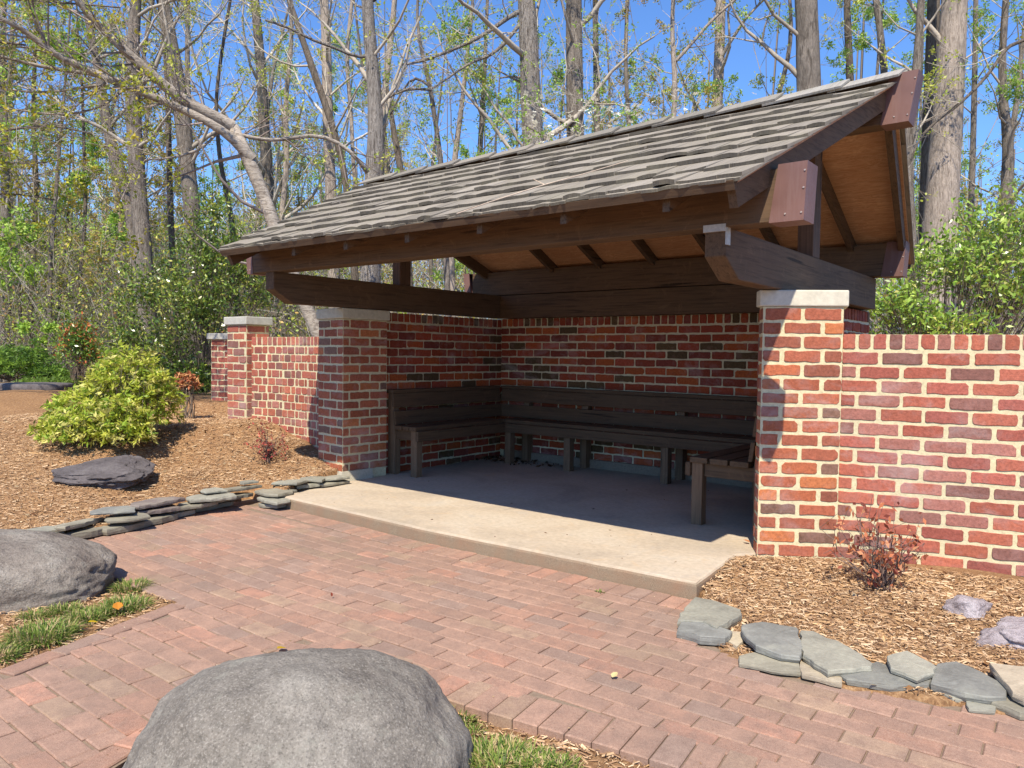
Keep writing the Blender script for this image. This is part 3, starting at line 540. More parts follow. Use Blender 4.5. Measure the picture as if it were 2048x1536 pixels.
# ------------------------------------------------------------------ benches
def bench(o, ax, ay, L_, ends, label, near=True, depth=.36, be=None):
    """o origin at near front corner, ax along the bench, ay from front to back"""
    o = np.array(o, float); ax = np.array(ax, float); ay = np.array(ay, float)
    b0_, b1_ = be or (-.02, L_)
    root = empty('slatted_bench', (o[0], o[1], 0), label, 'bench')
    along = 'benchx' if abs(ax[0]) > .5 else 'benchy'; across = 'benchy' if abs(ax[0]) > .5 else 'benchx'
    def bar(name, a0, a1, pr_, mname):
        q = MB(); lo = [np.append(o + ax * a0 + ay * y, z) for y, z in pr_]; hi = [np.append(o + ax * a1 + ay * y, z) for y, z in pr_]; q.hexa(lo, hi); return q.build(name, M[mname], root, bevel=.004)
    def rect(y0, y1, z0, z1): return [(y0, z0), (y1, z0), (y1, z1), (y0, z1)]
    sw = (depth - .03) / 3.25
    for i, y0 in enumerate((0, sw * 1.14, sw * 2.28)): bar('seat_slat', -.03 + R(0, .01), L_, rect(y0, y0 + sw, .428, .466), along)
    bar('front_board', -.02, L_, rect(-.032, .004, .335, .427), along)
    bar('back_slat', b0_, b1_, [(depth - .035, .470), (depth - .005, .470), (depth + .012, .60), (depth - .018, .60)], along)
    bar('back_slat', b0_, b1_, [(depth - .010, .635), (depth + .020, .635), (depth + .038, .765), (depth + .008, .765)], along)
    bar('top_rail', b0_ - .01, b1_, rect(depth + .0, depth + .105, .768, .800), along)
    for a in ends:
        bar('front_leg', a, a + .075, rect(.008, .085, 0, .427), 'benchz')
        bar('back_leg', a, a + .075, [(depth + .0, 0), (depth + .10, 0), (depth + .10, .766), (depth + .045, .766), (depth + .0, .45)], 'benchz')
        bar('seat_rail', a + .02, a + .065, rect(.091, depth - .001, .335, .427), across)
    return root
bench((-4.985, 4.86), (0, 1), (-1, 0), 1.27, (0, ), 'bench running back along the left inner wall of the shelter', depth=.30, be=(-.02, 1.555))
bench((-5.02, 6.13), (1, 0), (0, 1), 2.78, (0.03, .78, 1.84, ), 'long bench along the back wall of the shelter, between the two side benches', depth=.30, be=(-.262, 2.78))
bench((-2.255, 4.80), (0, 1), (1, 0), 1.32, (0, 1.1), 'bench at the right inner wall, its sawn slat ends facing out', depth=.44)
# ------------------------------------------------------------------ boundary walls
wr = empty('brick_wall', (-.3, 4.9, 0), 'long sunlit brick wall with brick-on-edge top, right of the shelter', 'wall')
b_ = MB(); WA = np.array([-1.24, 4.598]); WB = np.array([-.35, 4.835]); dW = (WB - WA) / np.linalg.norm(WB - WA); WC = WA + dW * 4.2; nW = np.array([-dW[1], dW[0]])
footprint(b_, [WA - nW * 0, WC, WC + nW * .22, WA + nW * .22], -.2, 1.288, MC); brickface(b_, WA, WC, -.03, 1.292, PINKS, off=.20, jm=.022, jv=.018)
b_.build('wall_face', BM, wr)
def curve_wall(pts, z0f, z1, mod, name_lab, nm='brick_wall'):
    r = empty(nm, (*pts[0], 0), name_lab, 'wall'); b = MB(); P_ = np.array(pts)
    nb = []
    for i in range(len(P_)):
        d = nrm(P_[min(i + 1, len(P_) - 1)] - P_[max(i - 1, 0)]); nb.append(P_[i] + np.array([d[1], -d[0]]) * .22)
    for i in range(len(P_) - 1):
        a, c = P_[i + 1], P_[i]; footprint(b, [a, c, nb[i], nb[i + 1]], -.1, z1 - .004, MC); brickface(b, a, c, z0f, z1, PINKS, mod=mod, off=.03 * i, jm=.014)
    b.build('wall_face', BM, r); return r
def arc(a, b, sag, n_=7):
    a = np.array(a); b = np.array(b); d = b - a; nn = np.array([d[1], -d[0]]) / np.linalg.norm(d); return [a + d * t + nn * sag * 4 * t * (1 - t) for t in np.linspace(0, 1, n_)]
curve_wall(arc((-5.80, 4.46), (-7.10, 4.50), .10), .1, 1.296, .113, 'curved sunlit brick wall between the shelter and the first capped brick pier left of it')
curve_wall(arc((-7.5, 4.66), (-9.75, 5.78), .20), .25, 1.21, .113, 'lower curved brick wall section between the two capped piers left of the shelter')
def pier(a, b, dp, z0, zt, lab, ovh=.05, h=.085):
    a = np.array(a); b = np.array(b); d = nrm(b - a); nn = np.array([-d[1], d[0]]); r = empty('brick_pier', (*a, 0), lab, 'pier'); q = MB()
    poly = [a, b, b + nn * dp, a + nn * dp]; footprint(q, poly, 0, zt - h - .004, MC); brickface(q, a, b, z0, zt - h - .004, PINKS, rowlock=False, jm=.016, mod=.22); brickface(q, b, b + nn * dp, z0, zt - h - .004, PINKS, rowlock=False, jm=.016)
    q.build('shaft', BM, r); c = (a + b) / 2 + nn * dp / 2; capstone('pier_cap', [c + (p - c) * (1 + ovh * 2 / np.linalg.norm(b - a)) for p in poly], zt - h, zt, r, (.42, .41, .36)); return r
pier((-7.46, 4.44), (-7.10, 4.44), .27, .3, 1.505, 'brick pier with pale stone cap, first one left of the shelter', .035)
pier((-9.93, 5.66), (-9.56, 5.80), .30, .3, 1.385, 'lower brick pier with pale stone cap at the far left end of the wall')
# ------------------------------------------------------------------ boulders and rocks
def vn(P, f, s):                                                    # cheap smooth value noise
    P = P * f + s; i = np.floor(P).astype(int); t = P - i; t = t * t * (3 - 2 * t)
    def h(a): n_ = (a[:, 0] * 374761393 + a[:, 1] * 668265263 + a[:, 2] * 2147483647 + s * 97) & 0x7fffffff; n_ = ((n_ ^ (n_ >> 13)) * 1274126177) & 0x7fffffff; return (n_ % 10007) / 10007.
    r = 0
    for a in (0, 1):
        for b in (0, 1):
            for c in (0, 1):
                r = r + h(i + [a, b, c]) * (t[:, 0] if a else 1 - t[:, 0]) * (t[:, 1] if b else 1 - t[:, 1]) * (t[:, 2] if c else 1 - t[:, 2])
    return r * 2 - 1
def rock(name, c, axes, rot, matn, label, cat, seed, amp=.08, sub=6, flat=None, pw_=2.2, facets=0, freq=1.6, group=None, tilt=0, pitch=0):
    import bmesh
    bm = bmesh.new(); bmesh.ops.create_icosphere(bm, subdivisions=sub, radius=1.); V = np.array([v.co[:] for v in bm.verts]); rs = np.random.default_rng(seed)
    k = (np.abs(V) ** pw_).sum(1) ** (-1 / pw_); V = V * k[:, None]
    for _ in range(facets):
        nn = rs.normal(size=3); nn[2] = abs(nn[2]) * .8; nn /= np.linalg.norm(nn); d = rs.uniform(.62, .85); e = V @ nn - d; V = V - np.where(e > 0, e, 0)[:, None] * nn * .92
    u = V / np.linalg.norm(V, axis=1)[:, None]
    V = V + u * (amp * vn(V, freq, seed) + amp * .5 * vn(V, freq * 2.3, seed + 5) + amp * .22 * vn(V, freq * 6, seed + 9) + amp * .10 * vn(V, freq * 15, seed + 2))[:, None]
    if flat is not None: V[:, 2] = np.where(V[:, 2] > flat, flat + (V[:, 2] - flat) * .22, V[:, 2])
    V = V * np.array(axes); ct, st = math.cos(tilt), math.sin(tilt); V = np.stack([V[:, 0] * ct - V[:, 2] * st, V[:, 1], V[:, 0] * st + V[:, 2] * ct], 1)
    ct, st = math.cos(pitch), math.sin(pitch); V = np.stack([V[:, 0], V[:, 1] * ct - V[:, 2] * st, V[:, 1] * st + V[:, 2] * ct], 1)
    a, b = math.cos(rot), math.sin(rot); V = np.stack([V[:, 0] * a - V[:, 1] * b, V[:, 0] * b + V[:, 1] * a, V[:, 2]], 1)
    for v, p in zip(bm.verts, V): v.co = p
    me = bpy.data.meshes.new(name); bm.to_mesh(me); bm.free(); me.materials.append(M[matn]); me.polygons.foreach_set('use_smooth', [True] * len(me.polygons))
    o = bpy.data.objects.new(name, me); COL.objects.link(o); o.location = [float(t_) for t_ in c]; return tag(o, label, cat, group)
rr = math.atan2(RT[1], RT[0])                                        # direction that runs across the view
rock('boulder', (-1.93, 1.40, -.17), (.51, .40, .365), rr + .15, 'boulder', 'smooth rounded grey boulder in the foreground bed below the brick paving', 'boulder', 11, .075, pw_=2.3)
rock('boulder', (-4.78, 1.02, -.05), (1.05, .44, .24), rr + .10, 'boulderl', 'rough elongated grey boulder beside green grass clumps at the left edge', 'boulder', 23, .06, pw_=2.4)
rock('rock', (-6.22, 2.66, .19), (.34, .27, .085), rr + .1, 'rockd', 'flat dark slate rock lying in the mulch below the yellow-green bush', 'rock', 31, .13, flat=.55, pw_=3.2, freq=2.2, pitch=.20, facets=4)
rock('rock', (-12.2, 4.25, .55), (.46, .30, .16), rr, 'rockd', 'dark reddish flat rock far left in the mulch behind the yellow-green bush', 'rock', 33, .12, flat=.5, pw_=3, sub=4)
rock('rock', (-.50, 4.02, -.02), (.13, .085, .075), rr + .1, 'rockl', 'small pale lavender rock in the right mulch bed, beside a larger one', 'rock', 41, .16, facets=7, freq=2.5, sub=5)
rock('rock', (-.22, 3.88, -.02), (.23, .17, .085), rr - .1, 'rockl', 'large pale lavender rock at the right edge of the mulch bed', 'rock', 47, .14, facets=9, freq=2.5, sub=5)
rock('rock', (-.34, 3.78, -.035), (.15, .075, .05), rr + .1, 'rockl', 'low pale lavender rock chip in front of the large lavender rock', 'rock', 44, .14, facets=6, freq=2.5, sub=4)
# ------------------------------------------------------------------ flagstones
def slabstone(poly, zt, th, col, label, tilt=(0, 0)):
    P_ = np.array(poly, float); Q = []
    for i in range(len(P_)):
        a, b = P_[i], P_[(i + 1) % len(P_)]; k = max(1, int(np.linalg.norm(b - a) / .035))
        for j in range(k): t_ = j / k; p = a + (b - a) * t_; Q.append(p + (rng.normal(0, .0035, 2) if j else 0))
    Q = np.array(Q); n = len(Q); ct = Q.mean(0)
    def zz(p, z): return z + tilt[0] * (p[0] - ct[0]) + tilt[1] * (p[1] - ct[1])
    rings = [(.985, -th), (1.015, -th * .55), (1.005, -.0045), (.987, 0)]; vs = []
    for s_, dz in rings:
        for p in Q: e = ct + (p - ct) * (s_ + R(-.012, .012)); vs.append((e[0], e[1], zz(e, zt + dz + R(-.0015, .0015))))
    fs = [tuple(range(n))[::-1]] + [(k * n + i, k * n + (i + 1) % n, (k + 1) * n + (i + 1) % n, (k + 1) * n + i) for k in range(3) for i in range(n)]
    e0 = len(vs)                                                       # slightly uneven top
    inn = [ct + (p - ct) * .55 for p in Q]; vs += [(p[0], p[1], zz(p, zt + R(.0, .003))) for p in inn]; vs.append((ct[0], ct[1], zz(ct, zt + .002)))
    fs += [(3 * n + i, 3 * n + (i + 1) % n, e0 + (i + 1) % n, e0 + i) for i in range(n)] + [(e0 + i, e0 + (i + 1) % n, e0 + n) for i in range(n)]
    ar = 0.5 * np.sum(Q[:, 0] * np.roll(Q[:, 1], -1) - np.roll(Q[:, 0], -1) * Q[:, 1])
    if ar < 0: fs = [f[::-1] for f in fs]
    kc = R(.85, 1.12); col = tuple(c * kc for c in col); m_ = MB(); m_.add(vs, fs, col); o = m_.build('flagstone', M['slate'])
    return tag(o, label, 'flagstone', 'flagstones edging the beds')
GB, GG, TN, PU, OL = (.205, .205, .185), (.275, .265, .215), (.38, .32, .235), (.18, .145, .13), (.255, .235, .18)
def px(z, *pts): return [gz(u, v, z)[:2] for u, v in pts]
for zt, th, col, pts, lab in [
    (-.035, .040, GG, [(1391, 1194), (1424, 1199), (1481, 1219), (1483, 1228), (1434, 1254), (1406, 1242), (1356, 1238), (1369, 1215)], 'broad flat grey-green flagstone touching the right front corner of the concrete slab'),
    (-.045, .038, GB, [(1362, 1240), (1400, 1240), (1464, 1262), (1450, 1274), (1400, 1270), (1354, 1258)], 'thick blue-grey flagstone just below the one at the slab corner'),
    (-.070, .02, TN, [(1460, 1262), (1492, 1264), (1496, 1276), (1474, 1292), (1455, 1280)], 'small tan stone wedged between two grey flagstones right of the slab corner'),
    (-.030, .030, GB, [(1484, 1249), (1524, 1243), (1594, 1254), (1604, 1286), (1599, 1312), (1562, 1308), (1512, 1290), (1487, 1266)], 'rounded dark blue-grey flagstone, upper layer, left of the long pointed one'),
    (-.030, .028, GG, [(1601, 1260), (1626, 1262), (1689, 1289), (1746, 1326), (1742, 1333), (1656, 1340), (1606, 1308)], 'long pointed grey-green flagstone in the upper layer of the right edging'),
    (-.065, .018, OL, [(1478, 1312), (1509, 1305), (1599, 1320), (1601, 1343), (1564, 1341), (1479, 1324)], 'thin olive flagstone lying on the pavers under the rounded blue-grey one'),
    (-.062, .02, TN, [(1601, 1320), (1649, 1338), (1684, 1355), (1684, 1366), (1604, 1346)], 'narrow tan flagstone under the tip of the long pointed one'),
    (-.050, .026, GB, [(1681, 1347), (1754, 1323), (1804, 1340), (1864, 1357), (1858, 1368), (1780, 1370), (1694, 1356)], 'wide blue-grey slab in the right edging with a smaller stone resting on it'),
    (-.022, .022, GG, [(1774, 1312), (1814, 1301), (1874, 1332), (1868, 1344), (1834, 1355), (1782, 1335)], 'small six-sided flagstone resting on top of the wide blue-grey slab'),
    (-.038, .030, GB, [(1866, 1346), (1874, 1328), (1912, 1323), (1962, 1344), (2018, 1376), (2012, 1392), (1975, 1392), (1930, 1384), (1862, 1364)], 'big smooth blue-grey flagstone, second from the right edge of the photo'),
    (-.012, .030, TN, [(1979, 1325), (2048, 1333), (2140, 1345), (2120, 1392), (2048, 1392), (2026, 1382), (2000, 1352)], 'tan flagstone at the right edge of the photo, topmost of its pile'),
    (-.055, .026, OL, [(1984, 1402), (2030, 1386), (2110, 1400), (2120, 1425), (2040, 1424)], 'olive flagstone under the tan one at the right edge'),
    (-.068, .014, GG, [(1858, 1376), (1905, 1382), (1940, 1400), (1905, 1396)], 'thin sliver of grey-green stone under the big smooth flagstone'),
    (-.070, .013, GG, [(1932, 1400), (1993, 1411), (1990, 1422), (1938, 1417)], 'small flat grey-green chip on the pavers below the big smooth flagstone')]:
    slabstone(px(zt, *pts), zt, th, col, lab, (R(-.01, .01), R(-.01, .04)))
def edge_stone(uL, vL, uR, vR, zt, th, dp, col, lab, taper=0.6, tilt=0):
    """front top edge runs from L to R; the stone reaches dp back into the mound"""
    A_ = gz(uL, vL, zt)[:2]; B_ = gz(uR, vR, zt)[:2]; d = B_ - A_; L_ = np.linalg.norm(d); d = d / L_; nn = np.array([-d[1], d[0]])
    if nn @ (A_) < 0: nn = -nn
    m1 = A_ + d * L_ * R(.3, .6) - nn * R(.005, .03) * (L_ > .2)
    poly = [A_, m1, B_, B_ + nn * dp * R(.5, .8), A_ + d * L_ * (1 - taper * .3) + nn * dp, A_ + d * L_ * R(.15, .3) + nn * dp * R(.85, 1.05), A_ + nn * dp * R(.3, .6) - d * .01]
    slabstone(poly, zt, th, col, lab, (tilt + R(-.02, .02), R(-.03, .02)))
X0 = lambda x, y: (x / 2.844, 900 + y / 2.844)
for (xl, yl, xr, yr, zt, th, dp, col, lab, tl) in [
    (-30, 500, 150, 452, -.02, .02, .12, GB, 'narrow dark strip of stone at the left edge, behind the rough boulder', 0),
    (180, 478, 365, 445, -.005, .05, .16, GG, 'pale blocky stone near the left end of the low stacked edging', 0),
    (280, 512, 385, 478, -.045, .035, .12, GG, 'ribbed grey-green stone at ground level near the left end of the edging', 0),
    (372, 452, 590, 378, .01, .03, .14, OL, 'slanting olive stone in the upper layer, next after the pale blocky one', .10),
    (390, 485, 620, 440, -.035, .045, .14, OL, 'long low olive stone at the bottom of the stacked edging, left half', 0),
    (610, 450, 860, 395, -.035, .045, .14, OL, 'long split stone at the bottom, under the thin dark-shadowed slab', 0),
    (515, 362, 768, 345, .055, .018, .22, GB, 'broad smooth blue-grey top slab on the left part of the stacked edging', 0),
    (612, 400, 855, 374, .015, .022, .14, OL, 'thin tilted olive slab above the long split stone', 0),
    (790, 322, 1052, 272, .060, .03, .20, PU, 'purple-brown flagstone, topmost in the middle of the stacked edging', 0),
    (785, 355, 1028, 322, .015, .03, .14, PU, 'dark brown stone directly under the purple-brown flagstone', 0),
    (860, 395, 1010, 360, -.035, .045, .12, OL, 'olive stone at ground level under the dark brown one', 0),
    (1030, 325, 1240, 288, .000, .03, .14, OL, 'olive stone in the middle layer right of the purple-brown flagstone', 0),
    (1005, 360, 1110, 338, -.045, .035, .10, GG, 'small pale stone on the pavers in the middle of the stacked edging', 0),
    (1115, 328, 1330, 290, -.045, .035, .14, OL, 'dark shaded stone at the bottom of the edging, right half', 0),
    (1078, 280, 1345, 258, .045, .03, .18, GG, 'long level grey-green slab in the right half of the stacked edging', 0),
    (1172, 240, 1290, 226, .075, .018, .16, GG, 'light thin stone on top of the long level slab', 0),
    (1240, 285, 1440, 240, .005, .03, .14, OL, 'olive stone under the right end of the long level slab', 0),
    (1295, 232, 1490, 202, .050, .026, .16, OL, 'sloping olive stone carrying the small rounded one', .05),
    (1388, 188, 1470, 178, .085, .018, .12, GG, 'small rounded pale stone on top of the edging, near its right end', 0),
    (1448, 232, 1580, 252, .030, .028, .20, OL, 'square-edged slab where the edging turns along the concrete slab', 0),
    (1462, 268, 1578, 296, -.010, .028, .16, GG, 'thick stone beneath the square-edged slab at the turn', 0),
    (1470, 300, 1575, 318, -.050, .03, .14, GG, 'bottom stone against the left front corner of the concrete slab', 0),
    (1545, 182, 1688, 192, .080, .022, .20, GG, 'broad five-sided slab between the turn and the left brick pier', 0),
    (1600, 240, 1690, 225, .025, .024, .14, GG, 'low pale stone on the slab edge beside the square-edged slab', 0),
    (1705, 165, 1830, 168, .080, .022, .16, GG, 'pale angular stone, second before the left brick pier', 0),
    (1690, 205, 1820, 192, .040, .03, .14, GG, 'thin pale stone under the angular one near the left brick pier', 0),
    (1845, 165, 1990, 150, .070, .025, .16, GG, 'pale wedge stone touching the foot of the left brick pier', 0),
    (1835, 195, 1990, 170, .035, .025, .12, OL, 'narrow stone under the wedge stone at the left brick pier', 0)]:
    (a, b), (c, d) = X0(xl, yl), X0(xr, yr); edge_stone(a, b, c, d, zt, th * .9, dp, col, lab, tilt=tl + R(-.05, .05))
# ------------------------------------------------------------------ low plants
def grass_clump(x, y, r, n, label, h=.10, z=None):
    z = gh(x, y) if z is None else z; root = None
    a = rng.uniform(0, 2 * math.pi, n); rad = r * np.sqrt(rng.random(n)); P = np.stack([x + rad * np.cos(a), y + rad * np.sin(a), np.full(n, z - .004)], 1)
    T = np.stack([np.cos(a) * rng.uniform(.2, 1.2, n) + rng.normal(0, .35, n), np.sin(a) * rng.uniform(.2, 1.2, n) + rng.normal(0, .35, n), rng.uniform(.5, 1.3, n)], 1); T /= np.linalg.norm(T, axis=1)[:, None]
    L = h * rng.uniform(.5, 1.1, n); s = np.cross(T, [0, 0, 1.]); s /= np.linalg.norm(s, axis=1)[:, None] + 1e-9; w_ = .0019 * rng.uniform(.7, 1.3, n)[:, None]
    m1 = P + T * L[:, None] * .55; tip = m1 + (T * .9 + np.array([0, 0, -.55])) * L[:, None] * .45
    V = np.concatenate([np.stack([P - s * w_, P + s * w_, m1 + s * w_, m1 - s * w_], 1), np.stack([m1 - s * w_, m1 + s * w_, tip + s * w_ * .2, tip - s * w_ * .2], 1)])
    c = np.array([(.13, .21, .035), (.20, .27, .05), (.32, .33, .10), (.50, .39, .20), (.09, .15, .03)])[rng.choice(5, n, p=[.28, .23, .17, .20, .12])]; c = np.concatenate([c, c])
    return tag(np_mesh('grass_clump', V.reshape(-1, 3), 4, c, M['grass']), label, 'grass', 'grass clumps in the beds')
for (u, v, r, n, lab, h) in [
    (262, 1178, .075, 420, 'bluish grass clump right at the tip of the rough left boulder', .085), (250, 1218, .10, 560, 'grass clump with an orange leaf in it, in the left bed', .09),
    (175, 1240, .08, 420, 'grass clump behind the yellow leaf in the left bed', .085), (130, 1228, .06, 260, 'small grass clump against the underside of the rough left boulder', .08),
    (85, 1280, .115, 760, 'largest grass clump of the left bed, below the rough boulder', .10), (70, 1240, .05, 200, 'thin grass tuft between the rough boulder and the largest clump', .07),
    (2, 1315, .07, 300, 'grass clump cut by the left edge of the photo', .08), (72, 1082, .045, 160, 'tiny grass tuft above the rough left boulder by the stacked stones', .06),
    (922, 1425, .05, 260, 'grass clump beside the right flank of the foreground boulder', .07), (1000, 1520, .13, 1100, 'large dense green clump at the bottom right of the foreground boulder', .085),
    (1085, 1535, .08, 520, 'grass clump at the bottom edge, right of the large dense one', .075), (1130, 1530, .04, 140, 'small tuft at the bottom edge below the paver border', .06), (940, 1452, .03, 90, 'thin tuft between the foreground boulder and the wood chips', .06),
    (1096, 1137, .012, 26, 'single weed sprouting at the foot of the concrete step', .028), (1199, 1189, .016, 34, 'single weed growing in a paver joint in front of the step', .03)]:
    p = gz(u, v, -.10); grass_clump(p[0], p[1], r, int(n * (1.35 if n > 60 else 1)), lab, h, z=(-.087 if n < 40 else None))
def leaf_obj(u, v, z, L, col, label, lift=.01):
    p = gz(u, v, z); T = unit(1)[0]; T[2] = .25; T = nrm(T); s = nrm(np.cross(T, [0, 0, 1])); W_ = L * .38; c = p + np.array([0, 0, lift]); q = MB(); up = np.cross(s, T) * L * .08
    q.add([c, c + T * L * .3 + s * W_ + up, c + T * L * .7 + s * W_ * .8 + up, c + T * L, c + T * L * .7 - s * W_ * .8 + up, c + T * L * .3 - s * W_ + up, c + T * L * .5], [(0, 1, 6), (1, 2, 6), (2, 3, 6), (3, 4, 6), (4, 5, 6), (5, 0, 6)], col)
    return tag(q.build('fallen_leaf', M['dry']), label, 'leaf')
leaf_obj(236, 1232, -.09, .06, (.55, .22, .03), 'orange fallen leaf standing in the grass of the left bed', .03); leaf_obj(198, 1258, -.09, .05, (.60, .42, .02), 'yellow fallen leaf with green stem in the left bed', .03)
leaf_obj(572, 1300, -.085, .05, (.50, .33, .03), 'yellow-brown leaf just behind the foreground boulder'); leaf_obj(1224, 1360, -.083, .035, (.60, .50, .24), 'straw-coloured leaf on the pavers below the slab')
leaf_obj(1500, 1088, .002, .045, (.45, .20, .09), 'brown leaf on the concrete at the foot of the right brick pier'); leaf_obj(664, 1197, -.083, .022, (.30, .07, .04), 'small dark red leaf on the pavers in the middle')
n = 150; P = np.stack([rng.normal(-5.0, .35, n).clip(-5.36, -3.6), rng.normal(6.35, .12, n).clip(5.9, 6.52), rng.uniform(.004, .02, n)], 1); T = unit(n); T[:, 2] *= .15
tag(np_mesh('leaf_litter', leafV(P, T, rng.uniform(.03, .07, n), .03).reshape(-1, 3), 4, np.array([.10, .055, .03]) * rng.uniform(.5, 1.5, (n, 1)), M['dry']), kind='stuff')
n = 900; P = np.stack([rng.uniform(-5.2, -.2, n), rng.uniform(1.0, 3.5, n), np.full(n, GP + .002)], 1); k = inside(P, PAVE) & (rng.random(n) < np.exp(-edist(P, PAVE) / .16) + .06); P = P[k]; n = len(P); T = unit(n); T[:, 2] = .03
tag(np_mesh('litter', leafV(P, T, rng.uniform(.006, .022, n), .005).reshape(-1, 3), 4, np.array([(.5, .36, .2), (.6, .5, .35), (.3, .18, .1)])[rng.integers(0, 3, n)], M['dry']), kind='stuff')
n = 46; P = np.stack([rng.uniform(-5.0, -1.75, n), 3.6 + 2.6 * rng.random(n) ** 1.5, np.full(n, .002)], 1); T = unit(n); T[:, 2] = .04
tag(np_mesh('litter', leafV(P, T, rng.uniform(.008, .03, n), .008).reshape(-1, 3), 4, np.array([(.20, .12, .07), (.10, .06, .04), (.45, .36, .24)])[rng.integers(0, 3, n)], M['dry']), kind='stuff')
P = np.concatenate([chips(420, (-9, -5.4, 1.8, 5.2)), chips(260, (-1.6, .8, 3.0, 5.0)), chips(60, (-5., -3.2, 0, 1.9))]); n = len(P); C = np.stack([P[:, 0], P[:, 1], ground_h(P[:, 0], P[:, 1]) + .014], 1); T = unit(n); T[:, 2] = .12
tag(np_mesh('leaf_litter', leafV(C, T, rng.uniform(.02, .055, n), .02).reshape(-1, 3), 4, np.array([(.30, .16, .07), (.42, .25, .12), (.20, .10, .05), (.52, .40, .24)])[rng.integers(0, 4, n)], M['dry']), kind='stuff')
# twig on the roof
q = MB(); tp = []
for s_, t_ in ((.30, .79), (.20, .74), (.15, .705), (.08, .675), (.03, .655), (-.03, .625)):
    tp.append(roofpt(s_, t_, .055))
tp[-1] = tp[-1] + np.array([0, -.03, -.02]); q.tube(tp, [.002, .003, .0035, .004, .0035, .003], 6, (.52, .42, .33)); q.tube([tp[2], tp[2] + np.array([-.10, .03, .05])], [.004, .002], 5, (.5, .4, .3))
tag(q.build('fallen_twig', M['twig']), 'bare pale twig lying across the shingles near the roof eave', 'twig')
# ------------------------------------------------------------------ shrubs
def dead_bush(c, h, r, nst, nl, label, cols, ls=.035):
    c = np.array([c[0], c[1], gh(c[0], c[1]) - .01]); root = empty('withered_shrub', c, label, 'shrub'); P0 = []; P1 = []; R0 = []; LP = []
    for i in range(nst):
        a = R(0, 6.28); sp = R(.15, 1.) * r; p = c + np.array([R(-.03, .03), R(-.03, .03), 0]); tgt = c + np.array([math.cos(a) * sp, math.sin(a) * sp, h * R(.55, 1.05) * (1 - .35 * sp / r)]); k = 5
        for j in range(k):
            q_ = c * (1 - (j + 1) / k) + tgt * (j + 1) / k + rng.normal(0, .012, 3); P0.append(p); P1.append(q_); R0.append(.0045 * (1 - j / k) + .0012); p = q_
            if j > 0:
                b = q_ + rng.normal(0, 1, 3) * h * .13 + np.array([0, 0, h * .08]); P0.append(q_); P1.append(b); R0.append(.0016); LP += [b, q_ * .5 + b * .5]
    P0, P1, R0 = map(np.array, (P0, P1, R0)); V, F_ = segV(P0, P1, R0, R0 * .7); np_mesh('stems', V, 4, np.tile([.17, .12, .10], (len(F_), 1)), M['twig'], root, faces=F_)
    LP = np.array(LP); ii = rng.integers(0, len(LP), nl); P = LP[ii] + rng.normal(0, .012, (nl, 3)); T = unit(nl) + np.array([0, 0, -.5]); T /= np.linalg.norm(T, axis=1)[:, None]
    np_mesh('foliage', leafV(P, T, ls * rng.uniform(.5, 1.2, nl), ls * .45).reshape(-1, 3), 4, np.array(cols)[rng.integers(0, len(cols), nl)] * rng.uniform(.7, 1.2, (nl, 1)), M['dry'], root)
RB = [(.36, .11, .06), (.48, .17, .08), (.25, .07, .05), (.55, .24, .12)]
dead_bush((-.88, 4.12), .42, .31, 34, 400, 'withered reddish-brown shrub in front of the right brick wall', RB, .042)
dead_bush((-6.02, 3.98), .34, .20, 20, 300, 'withered red shrub in front of the curved wall left of the shelter', [(.36, .07, .06), (.48, .12, .08), (.28, .05, .05)], .034)
